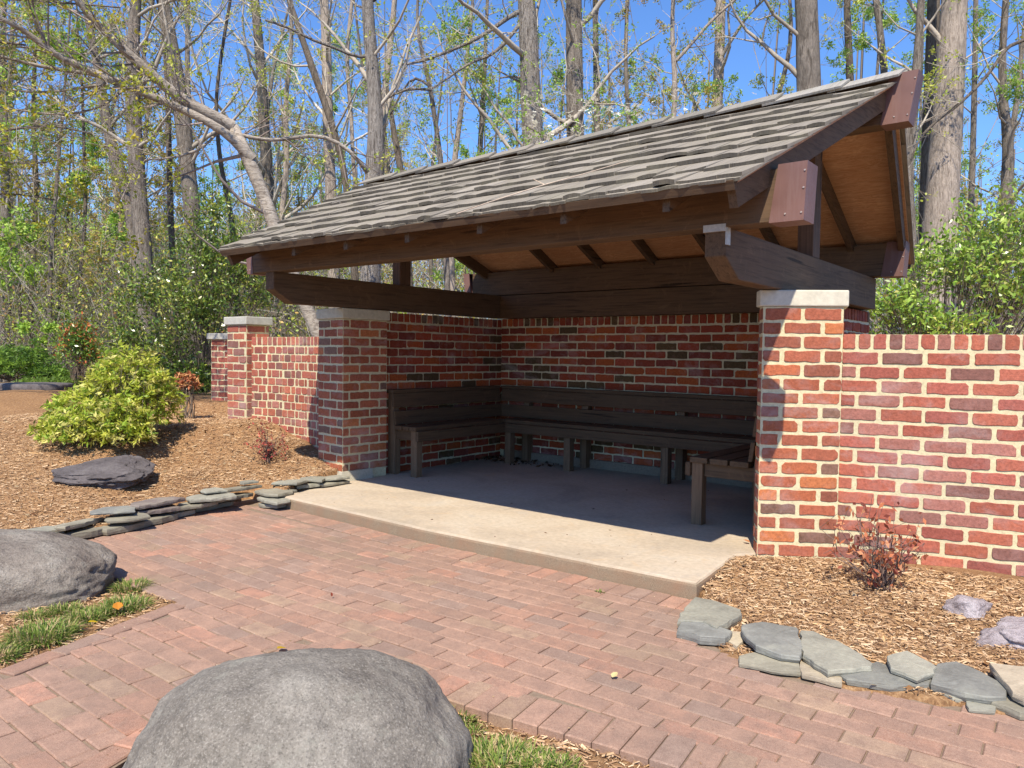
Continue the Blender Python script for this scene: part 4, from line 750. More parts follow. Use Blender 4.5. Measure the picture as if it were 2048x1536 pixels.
def bush(name, blobs, nr, per, ls, lw, cols, label, matn='leaf', cat='shrub', stems=60, scol=(.16, .12, .09), whorl=True, upf=.5, shell=.35, group=None, parts=('foliage', 'branches'), base=None, wts=None):
    """blobs: (centre, radii, weight); leaf rosettes fill the outer part of each"""
    base = np.array(blobs[0][0], float) if base is None else np.array(base, float); root = empty(name, base, label, cat, group)
    wt = np.array([b[2] for b in blobs], float); wt /= wt.sum(); bi = rng.choice(len(blobs), nr, p=wt); D = unit(nr); D[:, 2] = np.where(D[:, 2] < -.35, -D[:, 2], D[:, 2]); rad = (1 - shell * rng.random(nr) ** 1.6)
    C = np.array([b[0] for b in blobs])[bi] + D * rad[:, None] * np.array([b[1] for b in blobs])[bi] * rng.uniform(.86, 1.10, (nr, 1))
    gd = ground_h(C[:, 0], C[:, 1]); k = C[:, 2] > gd + .02; C, D = C[k], D[k]; nr = len(C)
    ax = D + np.array([0, 0, upf]) + rng.normal(0, .25, (nr, 3)); ax /= np.linalg.norm(ax, axis=1)[:, None]
    Cc = np.repeat(C, per, 0); A_ = np.repeat(ax, per, 0); T = unit(nr * per); T = T - (T * A_).sum(1)[:, None] * A_ * (.85 if whorl else 0); T /= np.linalg.norm(T, axis=1)[:, None]; T = T * .85 + A_ * rng.uniform(.1, .7, (nr * per, 1)); T /= np.linalg.norm(T, axis=1)[:, None]
    Cc = Cc + (0 if whorl else 1) * rng.normal(0, ls * .9, (nr * per, 3)) + A_ * rng.uniform(-.5, .3, (nr * per, 1)) * ls
    L = ls * rng.uniform(.6, 1.2, nr * per); ci = rng.choice(len(cols), nr, p=wts); cc = np.array(cols)[np.repeat(ci, per)] * rng.uniform(.75, 1.25, (nr * per, 1))
    np_mesh(parts[0], leafV(Cc, T, L, L * lw).reshape(-1, 3), 4, cc, M[matn], root)
    if stems:
        j = rng.integers(0, nr, stems); E_ = C[j]; o_ = base + rng.normal(0, .05, (stems, 3)) * [1, 1, 0]; m1 = o_ + (E_ - o_) * .5 + rng.normal(0, .05, (stems, 3)); P0 = np.concatenate([o_, m1]); P1 = np.concatenate([m1, E_]); rr_ = np.concatenate([np.full(stems, .009), np.full(stems, .005)])
        jj = rng.integers(0, nr, stems * 5); P0 = np.concatenate([P0, C[jj]]); P1 = np.concatenate([P1, C[jj] + (base - C[jj]) * rng.uniform(.15, .4, (stems * 5, 1)) + rng.normal(0, .05, (stems * 5, 3))]); rr_ = np.concatenate([rr_, np.full(stems * 5, .003)])
        V, F_ = segV(P0, P1, rr_, rr_ * .6); np_mesh(parts[1], V, 4, np.tile(scol, (len(F_), 1)), M['twig'], root, faces=F_)
    return root
AZ = [(.40, .47, .05), (.54, .56, .09), (.68, .64, .20), (.26, .38, .04), (.28, .26, .06)]
bush('azalea_bush', [(tuple(np.array(a_) + (-.03, -.02, .0)), tuple(np.array(b_) * .93), c_) for a_, b_, c_ in (((-7.05, 3.22, .62), (.42, .42, .60), 2.2), ((-6.75, 3.0, .50), (.30, .30, .26), 1), ((-7.3, 2.95, .50), (.34, .34, .30), 1.2), ((-7.0, 3.42, .60), (.32, .32, .36), 1), ((-7.35, 3.3, .70), (.28, .28, .4), .8), ((-6.95, 2.78, .42), (.28, .26, .20), .9), ((-7.2, 2.75, .40), (.28, .26, .18), .8), ((-6.72, 3.05, .40), (.26, .26, .18), .7))],
     2100, 8, .060, .34, AZ, 'rounded yellow-green bush in the mulch left of the shelter', base=(-7.02, 3.2, .33), stems=80, wts=[.3, .27, .15, .18, .10], scol=(.20, .16, .12))
HO = [(.12, .20, .03), (.18, .27, .04), (.06, .105, .025), (.32, .38, .06), (.44, .44, .09)]
b0 = at(400, 790, 12.4)
def blobpx(u, v, d, ru, rv, w_): c = at(u, v, d); k = d / FPX; return (c, (ru * k, ru * k, rv * k), w_)
bush('holly_bush', [blobpx(425, 430, 12.5, 45, 60, .35), blobpx(520, 600, 12.8, 60, 80, .5), blobpx(345, 740, 12.5, 75, 90, 1.6), blobpx(400, 640, 12.2, 90, 130, 2.4), blobpx(300, 600, 12.5, 70, 90, 1.1), blobpx(410, 520, 12.4, 70, 100, 1.2), blobpx(480, 560, 12.6, 70, 90, 1.0), blobpx(270, 690, 12.6, 60, 60, .8), blobpx(390, 770, 12.3, 50, 40, 1)], 2700, 6, .078, .40, HO,
     'large dark glossy green holly bush behind the brick wall piers, left', 'gloss', stems=110, whorl=False, base=(b0[0], b0[1], .45), wts=[.32, .26, .20, .13, .09], scol=(.16, .13, .10), shell=.95)
HO2 = [(.20, .33, .04), (.30, .44, .06), (.12, .21, .03), (.36, .46, .08), (.48, .46, .12)]
b1 = at(1900, 700, 8.6)
bush('holly_bush', [blobpx(1905, 560, 8.6, 115, 95, 2), blobpx(1990, 480, 8.8, 110, 100, 1.5), blobpx(1790, 620, 8.3, 85, 45, 1.0), blobpx(2040, 600, 8.5, 90, 110, 1.6), blobpx(1870, 660, 8.4, 120, 40, 1.3), blobpx(2090, 500, 8.8, 110, 140, 1.2)], 1350, 6, .080, .38, HO2,
     'bright green holly bush rising behind the right brick wall', 'gloss', stems=100, whorl=False, base=(b1[0], b1[1], .2), wts=[.28, .30, .14, .20, .08], scol=(.13, .10, .08), shell=.85)
p = at(25, 745, 14); bush('juniper_bush', [blobpx(30, 735, 14, 75, 42, 2), blobpx(95, 755, 14, 40, 22, 1), blobpx(-60, 740, 14, 60, 50, 1)], 1500, 8, .10, .22, [(.13, .24, .03), (.20, .33, .04), (.08, .16, .03)], 'feathery bright green juniper low at the far left', 'leaf', stems=30, upf=1.2, base=(p[0], p[1], .55), shell=.8)
p = at(155, 750, 12.5); bush('photinia_bush', [blobpx(155, 690, 12.5, 32, 48, 2), blobpx(178, 715, 12.5, 25, 30, 1)], 420, 6, .07, .36, [(.10, .20, .03), (.50, .14, .04), (.20, .30, .04)], 'slim shrub with red-orange new leaves behind the yellow-green bush', 'gloss', stems=30, whorl=False, base=(p[0], p[1], .5), wts=[.55, .2, .25], shell=.9)
p = at(225, 745, 13); bush('juniper_bush', [blobpx(110, 770, 12.4, 50, 14, 1), blobpx(60, 772, 12.8, 30, 12, .7)], 420, 7, .08, .2, [(.12, .20, .03), (.18, .28, .04)], 'low dark evergreen mat between the juniper and the yellow-green bush', 'leaf', stems=0, base=(at(110, 780, 12.4)[0], at(110, 780, 12.4)[1], .5), shell=.8)
p = at(375, 765, 8.6); bush('withered_shrub', [blobpx(372, 768, 8.8, 26, 22, 1)], 160, 5, .05, .5, [(.50, .20, .08), (.42, .15, .07), (.58, .32, .14)], 'orange-brown dead foliage at the foot of the dark holly', 'dry', stems=16, base=(p[0], p[1], gh(p[0], p[1])), shell=.9)
# ------------------------------------------------------------------ trees
UPV = np.array([0, 0, 1.])
def rotdir(d, ang):
    a = nrm(np.cross(d, rng.normal(size=3))); return nrm(d * math.cos(ang) + a * math.sin(ang))
def grow(sg, tips, p, d, L, r, lvl, step=.30, wig=.16, up=.05, kids=(4, 4, 3, 0), ratio=.55, taper=.25, a0=.5, a1=1.05, rmin=.0028):
    n = max(2, int(L / step)); hold = []
    for i in range(n):
        t = (i + 1) / n; d = nrm(d + rng.normal(0, wig, 3) + UPV * up); q = p + d * L / n; ra = r * (1 - (1 - taper) * (i / n)); rb = r * (1 - (1 - taper) * t); sg.append((p, q, max(ra, rmin), max(rb, rmin), lvl)); hold.append((t, q, d, rb)); p = q
        if lvl >= 2: tips.append(q)
    tips.append(p)
    k = kids[lvl] if lvl < len(kids) else 0
    for _ in range(k):
        t, q, dd, rb = hold[rng.integers(max(0, n // 4), n)]
        grow(sg, tips, q, rotdir(dd, R(a0, a1)), L * ratio * R(.6, 1.15) * (1.1 - .5 * t), max(rb * R(.45, .7), rmin), lvl + 1, step * .8, wig * 1.1, up, kids, ratio, taper, a0, a1, rmin)
def crown_mesh(root, sg, tips, bark, tcol, lcols, nleaf, lsize, lw=.55, tuft=4, clump=.05, lw_=None, matn='leaf', pn=('crown', 'foliage'), thick=.016):
    VV, FF, CC, o_ = [], [], [], 0
    for b, ks in (([s for s in sg if s[2] > thick], 6), ([s for s in sg if s[2] <= thick], 3)):
        if not b: continue
        P0 = np.array([s[0] for s in b]); P1 = np.array([s[1] for s in b]); V, F_ = segV(P0, P1, np.array([s[2] for s in b]), np.array([s[3] for s in b]), ks); VV.append(V); FF.append(F_ + o_); o_ += len(V); CC.append(np.array(tcol) * np.repeat(rng.uniform(.75, 1.25, (len(b), 1)), ks, 0))
    if VV: np_mesh(pn[0], np.concatenate(VV), 4, np.concatenate(CC), M['twig'], root, faces=np.concatenate(FF), smooth=True)
    if nleaf and len(tips):
        tp = np.array(tips); i = rng.integers(0, len(tp), nleaf); C = np.repeat(tp[i] + rng.normal(0, clump, (nleaf, 3)), tuft, 0); n_ = len(C); T = unit(n_); C = C + T * lsize * .2 + rng.normal(0, lsize * .35, (n_, 3))
        cc = np.array(lcols)[np.repeat(rng.integers(0, len(lcols), nleaf), tuft)] * rng.uniform(.75, 1.25, (n_, 1))
        np_mesh(pn[1], leafV(C, T, lsize * rng.uniform(.6, 1.2, n_), lsize * lw).reshape(-1, 3), 4, cc, M[matn], root)
TW = (.36, .32, .265); TWD = (.22, .18, .14); TWL = (.48, .44, .38)
YG = [(.45, .50, .06), (.36, .44, .05), (.55, .56, .10)]; LG = [(.30, .47, .07), (.40, .55, .09), (.23, .38, .06)]; OG = [(.42, .36, .08), (.50, .34, .10), (.36, .40, .08)]
def tree(name, pts, depth, label, bark='bark', nb=14, bl=2.4, b0=.35, lcols=YG, nleaf=260, lsize=.055, tcol=TW, top=4.5, kids=(4, 3, 2, 0), limbs=(), cat='tree', seed=None, up=.07, flare=1.25, group=None, bdir=None, a0=.5, a1=1.1, sides=14, wig=.16, thick=.016):
    """pts: photo points (u, v, width px) along the trunk from low to high"""
    W3 = [at(u, v, depth + (i * 0)) for i, (u, v, w_) in enumerate(pts)]; rd = [w_ / 2 * depth / FPX for _, _, w_ in pts]
    p0 = W3[0]; d0 = nrm(W3[0] - W3[1]); gz_ = gh(p0[0], p0[1]) - .05
    if p0[2] > gz_ + .3:
        t = (p0[2] - gz_) / max(.3, -d0[2]) if d0[2] < -.3 else (p0[2] - gz_); q = p0 + (d0 * .55 + np.array([0, 0, -1]) * .45) * (p0[2] - gz_); q[2] = gz_ + (q[2] - q[2]); W3 = [q] + W3; rd = [rd[0] * flare] + rd
    else: W3[0] = np.array([p0[0], p0[1], gz_])
    dT = nrm(W3[-1] - W3[-2]); e = W3[-1]
    if top > 0:
        for k in range(1, 4): e = e + (dT + rng.normal(0, .04, 3)) * top / 3; W3.append(e); rd.append(rd[-1] * .78)
    base = W3[0].copy(); root = empty(name, base, label, cat, group)
    # resample the trunk smoothly
    Wp = np.array(W3); ts = np.concatenate([[0], np.cumsum(np.linalg.norm(np.diff(Wp, axis=0), axis=1))]); tt = np.linspace(0, ts[-1], max(10, int(ts[-1] / .35))); Q = np.stack([np.interp(tt, ts, Wp[:, k]) for k in range(3)], 1); rq = np.interp(tt, ts, rd)
    for _ in range(2): Q[1:-1] = (Q[:-2] + 2 * Q[1:-1] + Q[2:]) / 4; rq[1:-1] = (rq[:-2] + 2 * rq[1:-1] + rq[2:]) / 4
    mb_ = MB(); mb_.tube(list(Q), list(rq), sides, bump=.035); mb_.build('trunk', M[bark], root, smooth=True)
    sg, tips = [], []
    for lm in limbs:                                                   # limbs traced as (points, depth change)
        lp, dd = lm[0], lm[1]; L3 = np.array([at(u, v, depth + dd * i / max(1, len(lp) - 1)) for i, (u, v, w_) in enumerate(lp)]); lr = np.array([w_ / 2 * depth / FPX for _, _, w_ in lp])
        ts = np.concatenate([[0], np.cumsum(np.linalg.norm(np.diff(L3, axis=0), axis=1))]); t2 = np.linspace(0, ts[-1], max(6, int(ts[-1] / .15))); Ls = np.stack([np.interp(t2, ts, L3[:, k]) for k in range(3)], 1); r2 = np.interp(t2, ts, lr)
        Ls[1:-1] = (Ls[:-2] + 2 * Ls[1:-1] + Ls[2:]) / 4
        mb_ = MB(); mb_.tube(list(Ls), list(r2), 10); mb_.build('limb', M[bark], root, smooth=True)
        for k in range(lm[2] if len(lm) > 2 else max(3, int(ts[-1] / .35))):
            i = rng.integers(len(Ls) // 6, len(Ls)); dd_ = nrm(Ls[min(i + 1, len(Ls) - 1)] - Ls[max(0, i - 1)]); grow(sg, tips, Ls[i], rotdir(dd_, R(.5, 1.2)), R(.5, 1.3) * bl * .5, min(r2[i] * .4, .016), 1, kids=kids, up=up)
    for k in range(nb):
        f_ = b0 + (1 - b0) * (k + R(0, 1)) / nb; i = min(int(f_ * (len(Q) - 1)), len(Q) - 2); d = nrm(Q[i + 1] - Q[i]); dr = nrm(rotdir(d, R(.65, 1.15)) + (np.array(bdir) * .4 if bdir is not None else 0)); r_ = min(rq[i] * R(.18, .38), .06)
        grow(sg, tips, Q[i] + dr * rq[i] * .6, dr, bl * R(.6, 1.25), r_, 0, kids=kids, up=up, a0=a0, a1=a1, wig=wig)
    if top > 0: grow(sg, tips, Q[-1], dT, bl * 1.3, rq[-1], 0, kids=kids, up=up)
    crown_mesh(root, sg, tips, bark, tcol, lcols, int(nleaf * 1.5), lsize, thick=thick, tuft=6, clump=.035)
    return root
# leaning smooth-barked tree with the long limbs at upper left
tree('ornamental_tree', [(655, 700, 27), (618, 630, 25), (572, 520, 25), (545, 440, 27), (520, 370, 28), (498, 312, 26), (481, 279, 25), (465, 254, 23)], 9.3, 'leaning smooth ringed-bark tree with long pale limbs reaching up left, behind the brick piers', 'barkc', nb=3, bl=1.6, b0=.5, top=0, nleaf=300, lsize=.05, tcol=(.27, .22, .19), kids=(0, 4, 3, 2), thick=.02,
     limbs=[([(465, 254, 27), (432, 234, 25), (397, 219, 23), (353, 191, 21), (325, 170, 20), (290, 134, 18), (246, 101, 16), (227, 79, 14), (191, 46, 12), (164, 16, 11), (140, -20, 10), (90, -90, 8)], -1.2, 26),
            ([(505, 320, 24), (470, 280, 20), (437, 255, 17), (383, 227, 16), (328, 202, 15), (273, 180, 15), (219, 159, 15), (178, 139, 13), (137, 123, 12), (101, 107, 12), (79, 87, 11), (55, 63, 10), (36, 49, 9), (0, 38, 8), (-60, 10, 6)], -1.4, 26),
            ([(208, 153, 9), (164, 145, 8), (123, 139, 8), (82, 134, 7), (33, 120, 6), (0, 113, 6), (-60, 96, 4)], -.6, 12),
            ([(219, 170, 6), (191, 169, 6), (150, 178, 5), (118, 183, 5), (82, 186, 5), (41, 183, 4), (0, 176, 4), (-50, 170, 3)], -.5, 9),
            ([(426, 257, 9), (478, 268, 8), (511, 279, 8), (560, 281, 8), (609, 270, 8), (656, 273, 8), (697, 298, 8), (719, 322, 9), (735, 345, 10)], .6, 12),
            ([(437, 262, 6), (420, 285, 5), (385, 310, 5), (330, 318, 4), (290, 320, 3)], -.4, 7), ([(101, 107, 5), (80, 100, 5), (45, 92, 4), (-20, 95, 3)], -.3, 5), ([(300, 160, 6), (250, 170, 5), (235, 195, 5), (190, 220, 4), (120, 232, 4), (0, 215, 3)], -.7, 10)])
HERO = [
 ('woodland_tree', [(296, 640, 36), (288, 520, 32), (280, 420, 31), (268, 260, 29), (263, 150, 27), (268, 60, 22), (272, 0, 20)], 14.5, 'straight grey tree rising behind the holly at left, dark side branches', 'bark', dict(nb=12, nleaf=200)),
 ('woodland_tree', [(262, 420, 24), (250, 370, 24), (232, 320, 22), (215, 270, 20), (208, 210, 20), (200, 150, 16), (185, 90, 14), (170, 0, 12)], 15.2, 'crooked grey tree crossing just left of the straight one behind the holly', 'bark', dict(nb=14, nleaf=300)),
 ('woodland_tree', [(392, 560, 34), (385, 430, 32), (375, 330, 30), (366, 240, 32), (347, 120, 30), (335, 50, 26), (325, 0, 24)], 15, 'thick rough grey tree behind the pale leaning limbs', 'bark', dict(nb=12, nleaf=260)),
 ('woodland_tree', [(345, 520, 12), (340, 400, 12), (338, 300, 11), (336, 215, 10), (330, 100, 8)], 15.8, 'slim grey tree just left of the thick rough one', 'barkd', dict(nb=8, nleaf=120, bl=1.8)),
 ('woodland_tree', [(664, 420, 22), (659, 330, 21), (656, 250, 22), (654, 164, 20), (653, 80, 19), (648, 0, 17)], 17, 'straight light grey tree left of the big peeling trunk above the roof', 'barkp', dict(nb=14, nleaf=140, tcol=TWL)),
 ('woodland_tree', [(700, 420, 13), (690, 350, 13), (672, 270, 13), (640, 180, 14), (612, 100, 13), (585, 20, 11)], 15.5, 'slanting dark tree crossing behind the light grey one', 'barkd', dict(nb=12, nleaf=140)),
 ('woodland_tree', [(715, 400, 8), (706, 330, 8), (703, 230, 8), (692, 120, 8), (704, 0, 7)], 18, 'thin pale stem between the light grey and the peeling trunk', 'barkp', dict(nb=8, nleaf=60, bl=1.6, tcol=TWL)),
 ('peeling_bark_tree', [(740, 560, 38), (746, 420, 42), (748, 350, 38), (754, 280, 33), (751, 215, 30), (744, 130, 25), (738, 60, 24), (733, 0, 24)], 10.8, 'big knotty tree with peeling bark rising behind the left end of the roof', 'barks', dict(nb=14, nleaf=200, bl=2.2, limbs=[([(742, 112, 7), (715, 118, 6), (690, 105, 6), (665, 92, 6), (620, 80, 5), (580, 55, 5), (530, 40, 4)], -.5, 8), ([(752, 210, 6), (790, 185, 6), (820, 175, 6), (862, 180, 5)], .5, 6), ([(750, 0, 12), (725, -30, 9), (700, -60, 7)], 0, 3)])),
 ('woodland_tree', [(760, 360, 14), (765, 250, 14), (772, 160, 13), (780, 90, 12), (790, 0, 10)], 17.5, 'pale tree half hidden behind the knotty peeling trunk, leaning right', 'barkp', dict(nb=10, nleaf=80, tcol=TWL)),
 ('woodland_tree', [(886, 370, 11), (880, 300, 10), (868, 230, 9), (862, 170, 9), (842, 100, 8), (829, 60, 6), (835, 0, 5)], 13.5, 'slender zigzag tree between the peeling trunk and the double trunk', 'bark', dict(nb=12, nleaf=160, bl=1.9, limbs=[([(862, 175, 5), (830, 150, 5), (815, 165, 4), (800, 190, 4), (780, 230, 4)], 0, 5)])),
 ('woodland_tree', [(820, 560, 12), (812, 420, 13), (800, 330, 13), (785, 250, 12), (776, 190, 8)], 15, 'dark broken stem leaning behind the roof ridge, left of the slender zigzag tree', 'barkd', dict(nb=5, nleaf=20, top=.5, bl=1.2)),
 ('shagbark_tree', [(1072, 420, 46), (1068, 330, 43), (1064, 250, 42), (1060, 140, 40), (1056, 60, 37), (1053, 0, 35)], 13.5, 'thick pale shaggy-barked double trunk above the middle of the roof', 'barks', dict(nb=10, nleaf=160, bl=3., limbs=[([(1046, 20, 10), (1020, 32, 9), (980, 62, 8), (940, 85, 7), (890, 105, 6), (850, 122, 5), (800, 130, 4)], -.6, 12), ([(1045, 40, 8), (1020, 75, 7), (985, 110, 6), (940, 125, 5), (890, 160, 4), (860, 180, 3)], -.6, 10), ([(1048, 157, 5), (1025, 152, 4), (1000, 156, 3)], 0, 2)])),
 ('woodland_tree', [(1152, 360, 36), (1150, 280, 35), (1150, 200, 35), (1148, 120, 34), (1148, 50, 33), (1147, 0, 32)], 14, 'smooth dark grey trunk just right of the shaggy double trunk', 'bark', dict(nb=9, nleaf=420, lcols=LG, bl=2.6)),
 ('woodland_tree', [(1196, 320, 13), (1194, 220, 13), (1192, 120, 12), (1190, 0, 11)], 18, 'slim tree close behind the smooth dark grey trunk', 'bark', dict(nb=10, nleaf=420, lcols=LG)),
 ('woodland_tree', [(1342, 330, 11), (1345, 250, 11), (1352, 190, 11), (1349, 125, 10), (1342, 70, 9), (1347, 0, 8)], 14, 'slim pale forked tree with a branch slanting up right, above the roof', 'barkp', dict(nb=12, nleaf=420, lcols=OG, bl=2.2, limbs=[([(1352, 122, 7), (1385, 85, 6), (1415, 50, 6), (1440, 25, 5), (1470, 0, 5), (1500, -30, 4)], 0, 9)])),
 ('woodland_tree', [(1432, 330, 22), (1434, 220, 21), (1438, 140, 20), (1440, 60, 20), (1442, 0, 19)], 16.5, 'vine-covered pale tree midway along the roof ridge', 'barkp', dict(nb=12, nleaf=700, lcols=YG)),
 ('woodland_tree', [(1620, 330, 50), (1618, 240, 48), (1617, 160, 46), (1615, 80, 44), (1613, 0, 42)], 13, 'thick grey trunk rising straight above the right part of the roof', 'bark', dict(nb=7, nleaf=260, lcols=LG, bl=2.6, b0=.5)),
 ('woodland_tree', [(1704, 300, 15), (1702, 200, 15), (1698, 110, 14), (1693, 0, 13)], 17, 'slim dark tree in the open sky right of the thick grey trunk', 'barkd', dict(nb=8, nleaf=160, bl=1.8)),
 ('woodland_tree', [(1772, 220, 14), (1768, 130, 13), (1760, 60, 13), (1752, 0, 12)], 16.5, 'slim knotted tree over the peak of the roof', 'bark', dict(nb=8, nleaf=160, bl=1.8)),
 ('woodland_tree', [(1826, 660, 26), (1824, 560, 24), (1820, 420, 20), (1812, 330, 20), (1822, 250, 22), (1832, 160, 18), (1838, 80, 15), (1842, 0, 14)], 13, 'bent grey-brown trunk just right of the roof end, curving behind the metal cap', 'bark', dict(nb=9, nleaf=220, bl=1.8)),
 ('woodland_tree', [(1852, 640, 26), (1852, 440, 26), (1858, 250, 26), (1864, 120, 25), (1868, 0, 24)], 15.5, 'dark trunk standing tight against the big pale one at right', 'barkd', dict(nb=7, nleaf=150)),
 ('tulip_tree', [(1872, 660, 72), (1876, 540, 68), (1884, 400, 62), (1892, 280, 57), (1900, 150, 53), (1906, 60, 50), (1909, 0, 48)], 14, 'biggest pale furrowed trunk at the right side of the photo', 'barkp', dict(nb=5, nleaf=60, bl=2.2, b0=.55)),
 ('woodland_tree', [(1942, 640, 12), (1940, 480, 12), (1946, 300, 11), (1950, 120, 10), (1952, 0, 9)], 17, 'slim leafy tree just right of the biggest pale trunk', 'bark', dict(nb=16, nleaf=900, lcols=LG, bl=1.8, b0=.2)),
 ('woodland_tree', [(2006, 640, 24), (2008, 480, 22), (2012, 380, 22), (2020, 290, 22), (2010, 240, 16), (2002, 140, 14), (2012, 0, 12)], 14.5, 'forked leaning tree at the far right with green shoots on its trunk', 'bark', dict(nb=14, nleaf=800, lcols=LG, bl=1.9, b0=.2, limbs=[([(2020, 290, 12), (2034, 200, 10), (2044, 100, 9), (2056, 0, 8)], .4, 10)])),
 ('woodland_tree', [(2090, 640, 30), (2085, 400, 28), (2080, 200, 26), (2085, 0, 22)], 11, 'tree beyond the right edge, its bare branch reaching across the big pale trunk', 'barkd', dict(nb=7, nleaf=120, limbs=[([(2085, 60, 9), (2048, 82, 7), (2012, 92, 7), (1995, 125, 6), (1960, 168, 6), (1915, 212, 6), (1880, 236, 5), (1845, 268, 5), (1832, 292, 4), (1822, 320, 3)], -.6, 10)])),
 ('woodland_tree', [(58, 720, 11), (62, 600, 11), (68, 480, 10), (74, 380, 10), (66, 250, 8), (70, 100, 7)], 19, 'slim dark tree at far left, behind the juniper', 'barkd', dict(nb=14, nleaf=420, lcols=OG + YG, b0=.15)),
 ('woodland_tree', [(26, 720, 12), (24, 600, 12), (20, 450, 11), (18, 300, 10), (22, 100, 8)], 22, 'pale brown tree nearest the left edge of the photo', 'bark', dict(nb=12, nleaf=260, b0=.15)),
 ('woodland_tree', [(42, 700, 6), (40, 620, 6), (38, 540, 5), (37, 430, 4)], 18, 'very thin bent sapling between the two left-edge trees', 'barkd', dict(nb=6, nleaf=60, bl=1., b0=.3, top=1)),
 ('woodland_tree', [(104, 740, 10), (98, 600, 9), (104, 470, 8), (110, 420, 7), (118, 300, 6)], 17, 'young tree with fresh light green leaves left of the holly', 'bark', dict(nb=18, nleaf=1300, lcols=LG, b0=.05, bl=1.4, lsize=.09)),
 ('woodland_tree', [(150, 720, 8), (160, 560, 8), (172, 430, 7), (168, 300, 6)], 18, 'young tree with thin yellow-orange leaves left of the crooked grey tree', 'barkd', dict(nb=18, nleaf=900, lcols=OG, b0=.1, bl=1.7, lsize=.07)),
 ('woodland_tree', [(905, 640, 15), (903, 560, 15), (900, 480, 14), (905, 350, 12), (925, 200, 9)], 15.5, 'pale tree seen through the gap under the roof', 'barkp', dict(nb=10, nleaf=320, tcol=TWL, lcols=LG)),
 ('woodland_tree', [(955, 420, 12), (958, 330, 11), (965, 220, 10), (970, 120, 8), (975, 0, 6)], 16, 'multi-twigged bright green young tree left of the shaggy double trunk', 'bark', dict(nb=22, nleaf=1700, lcols=LG, b0=.05, bl=2.4, a0=.3, a1=.7, up=.16)),
 ('woodland_tree', [(1262, 360, 10), (1258, 250, 9), (1250, 120, 8), (1255, 0, 7)], 17, 'fine-twigged tree with reddish-yellow buds between the slim pairs above the roof', 'bark', dict(nb=22, nleaf=1800, lcols=OG, b0=.05, bl=2.2)),
 ('woodland_tree', [(1540, 330, 10), (1545, 230, 9), (1575, 130, 9), (1585, 60, 8), (1580, 0, 6)], 16, 'crooked leafy green tree just left of the thick grey trunk', 'bark', dict(nb=20, nleaf=1500, lcols=LG, b0=.05, bl=2.0)),
 ('woodland_tree', [(470, 520, 10), (462, 420, 10), (440, 330, 9), (430, 200, 7), (450, 60, 6)], 17, 'thin bare tree behind the upper holly, left of the roof corner', 'barkd', dict(nb=18, nleaf=260, b0=.1, bl=2.0)),
 ('woodland_tree', [(560, 460, 12), (575, 330, 11), (570, 200, 10), (585, 80, 8), (580, 0, 7)], 18, 'thin pale bare tree above the left roof corner', 'barkp', dict(nb=20, nleaf=300, b0=.1, bl=2.2, tcol=TWL)),
]
for nm, pts, dep, lab, bk, kw in HERO: tree(nm, pts, dep, lab, bk, **kw)
# flowering dogwood behind the roof ridge
r_ = tree('dogwood_tree', [(1180, 420, 9), (1175, 340, 8), (1160, 290, 7), (1150, 250, 5)], 11.5, 'small dogwood with scattered white blossoms just above the roof ridge', 'barkd', nb=20, bl=2.2, b0=.3, nleaf=300, lcols=LG, lsize=.05, top=.6, up=.02,
          limbs=[([(1170, 330, 4), (1230, 300, 4), (1290, 262, 3), (1330, 250, 3)], -.2, 8), ([(1165, 310, 4), (1100, 280, 3), (1050, 250, 3)], .2, 6), ([(1180, 340, 4), (1280, 310, 3), (1370, 280, 3)], 0, 8)])
n = 280; uu = np.concatenate([rng.normal(1200, 80, n // 2), rng.normal(1250, 110, n // 4), rng.normal(1090, 30, n - n // 2 - n // 4)]); vv = 262 + .0 * uu + rng.normal(0, 42, n) - np.clip((uu - 1250) * .25, 0, 40); C = np.array([at(u, v, 11.5 + R(-.6, .6)) for u, v in zip(uu, vv)])
V = []
for c in C:
    a0_ = R(0, 1.57); s_ = R(.036, .052); tl = rng.normal(0, .35, 2)
    for k in range(4):
        a = a0_ + k * math.pi / 2; d = np.array([math.cos(a), math.sin(a), 0]); d[2] = d[0] * tl[0] + d[1] * tl[1] + .15; e = np.array([-math.sin(a), math.cos(a), 0]); e[2] = e[0] * tl[0] + e[1] * tl[1]
        V.append([c, c + d * s_ * .6 + e * s_ * .42, c + d * s_, c + d * s_ * .6 - e * s_ * .42])
np_mesh('blossom', np.array(V).reshape(-1, 3), 4, (.85, .84, .72), M['petal'], r_)['kind'] = 'stuff'
# foliage sprays of a tree that stands beyond the left edge
tree('maple_tree', [(-330, 700, 34), (-320, 400, 30), (-300, 100, 26)], 8.5, 'tree beyond the left edge whose olive-yellow leafy sprays hang into the upper left corner', 'bark', nb=0, top=2, bl=2.0, nleaf=520, lcols=[(.36, .40, .03), (.28, .32, .03), (.50, .50, .05), (.50, .42, .05)], lsize=.055, kids=(0, 4, 3, 1),
     limbs=[([(-300, 330, 10), (-150, 300, 7), (-60, 275, 6), (40, 255, 5), (110, 250, 4), (185, 268, 3)], 0, 30), ([(-300, 250, 9), (-120, 270, 6), (-30, 320, 5), (60, 330, 4), (130, 318, 3)], .3, 20), ([(-300, 120, 10), (-120, 100, 7), (-30, 80, 5), (50, 90, 4)], -.2, 16), ([(-300, 40, 10), (-120, 0, 7), (-20, -5, 5), (120, 5, 4), (240, 15, 3)], -.2, 22), ([(-300, 420, 8), (-100, 400, 5), (20, 385, 4), (110, 400, 3)], .8, 10)])
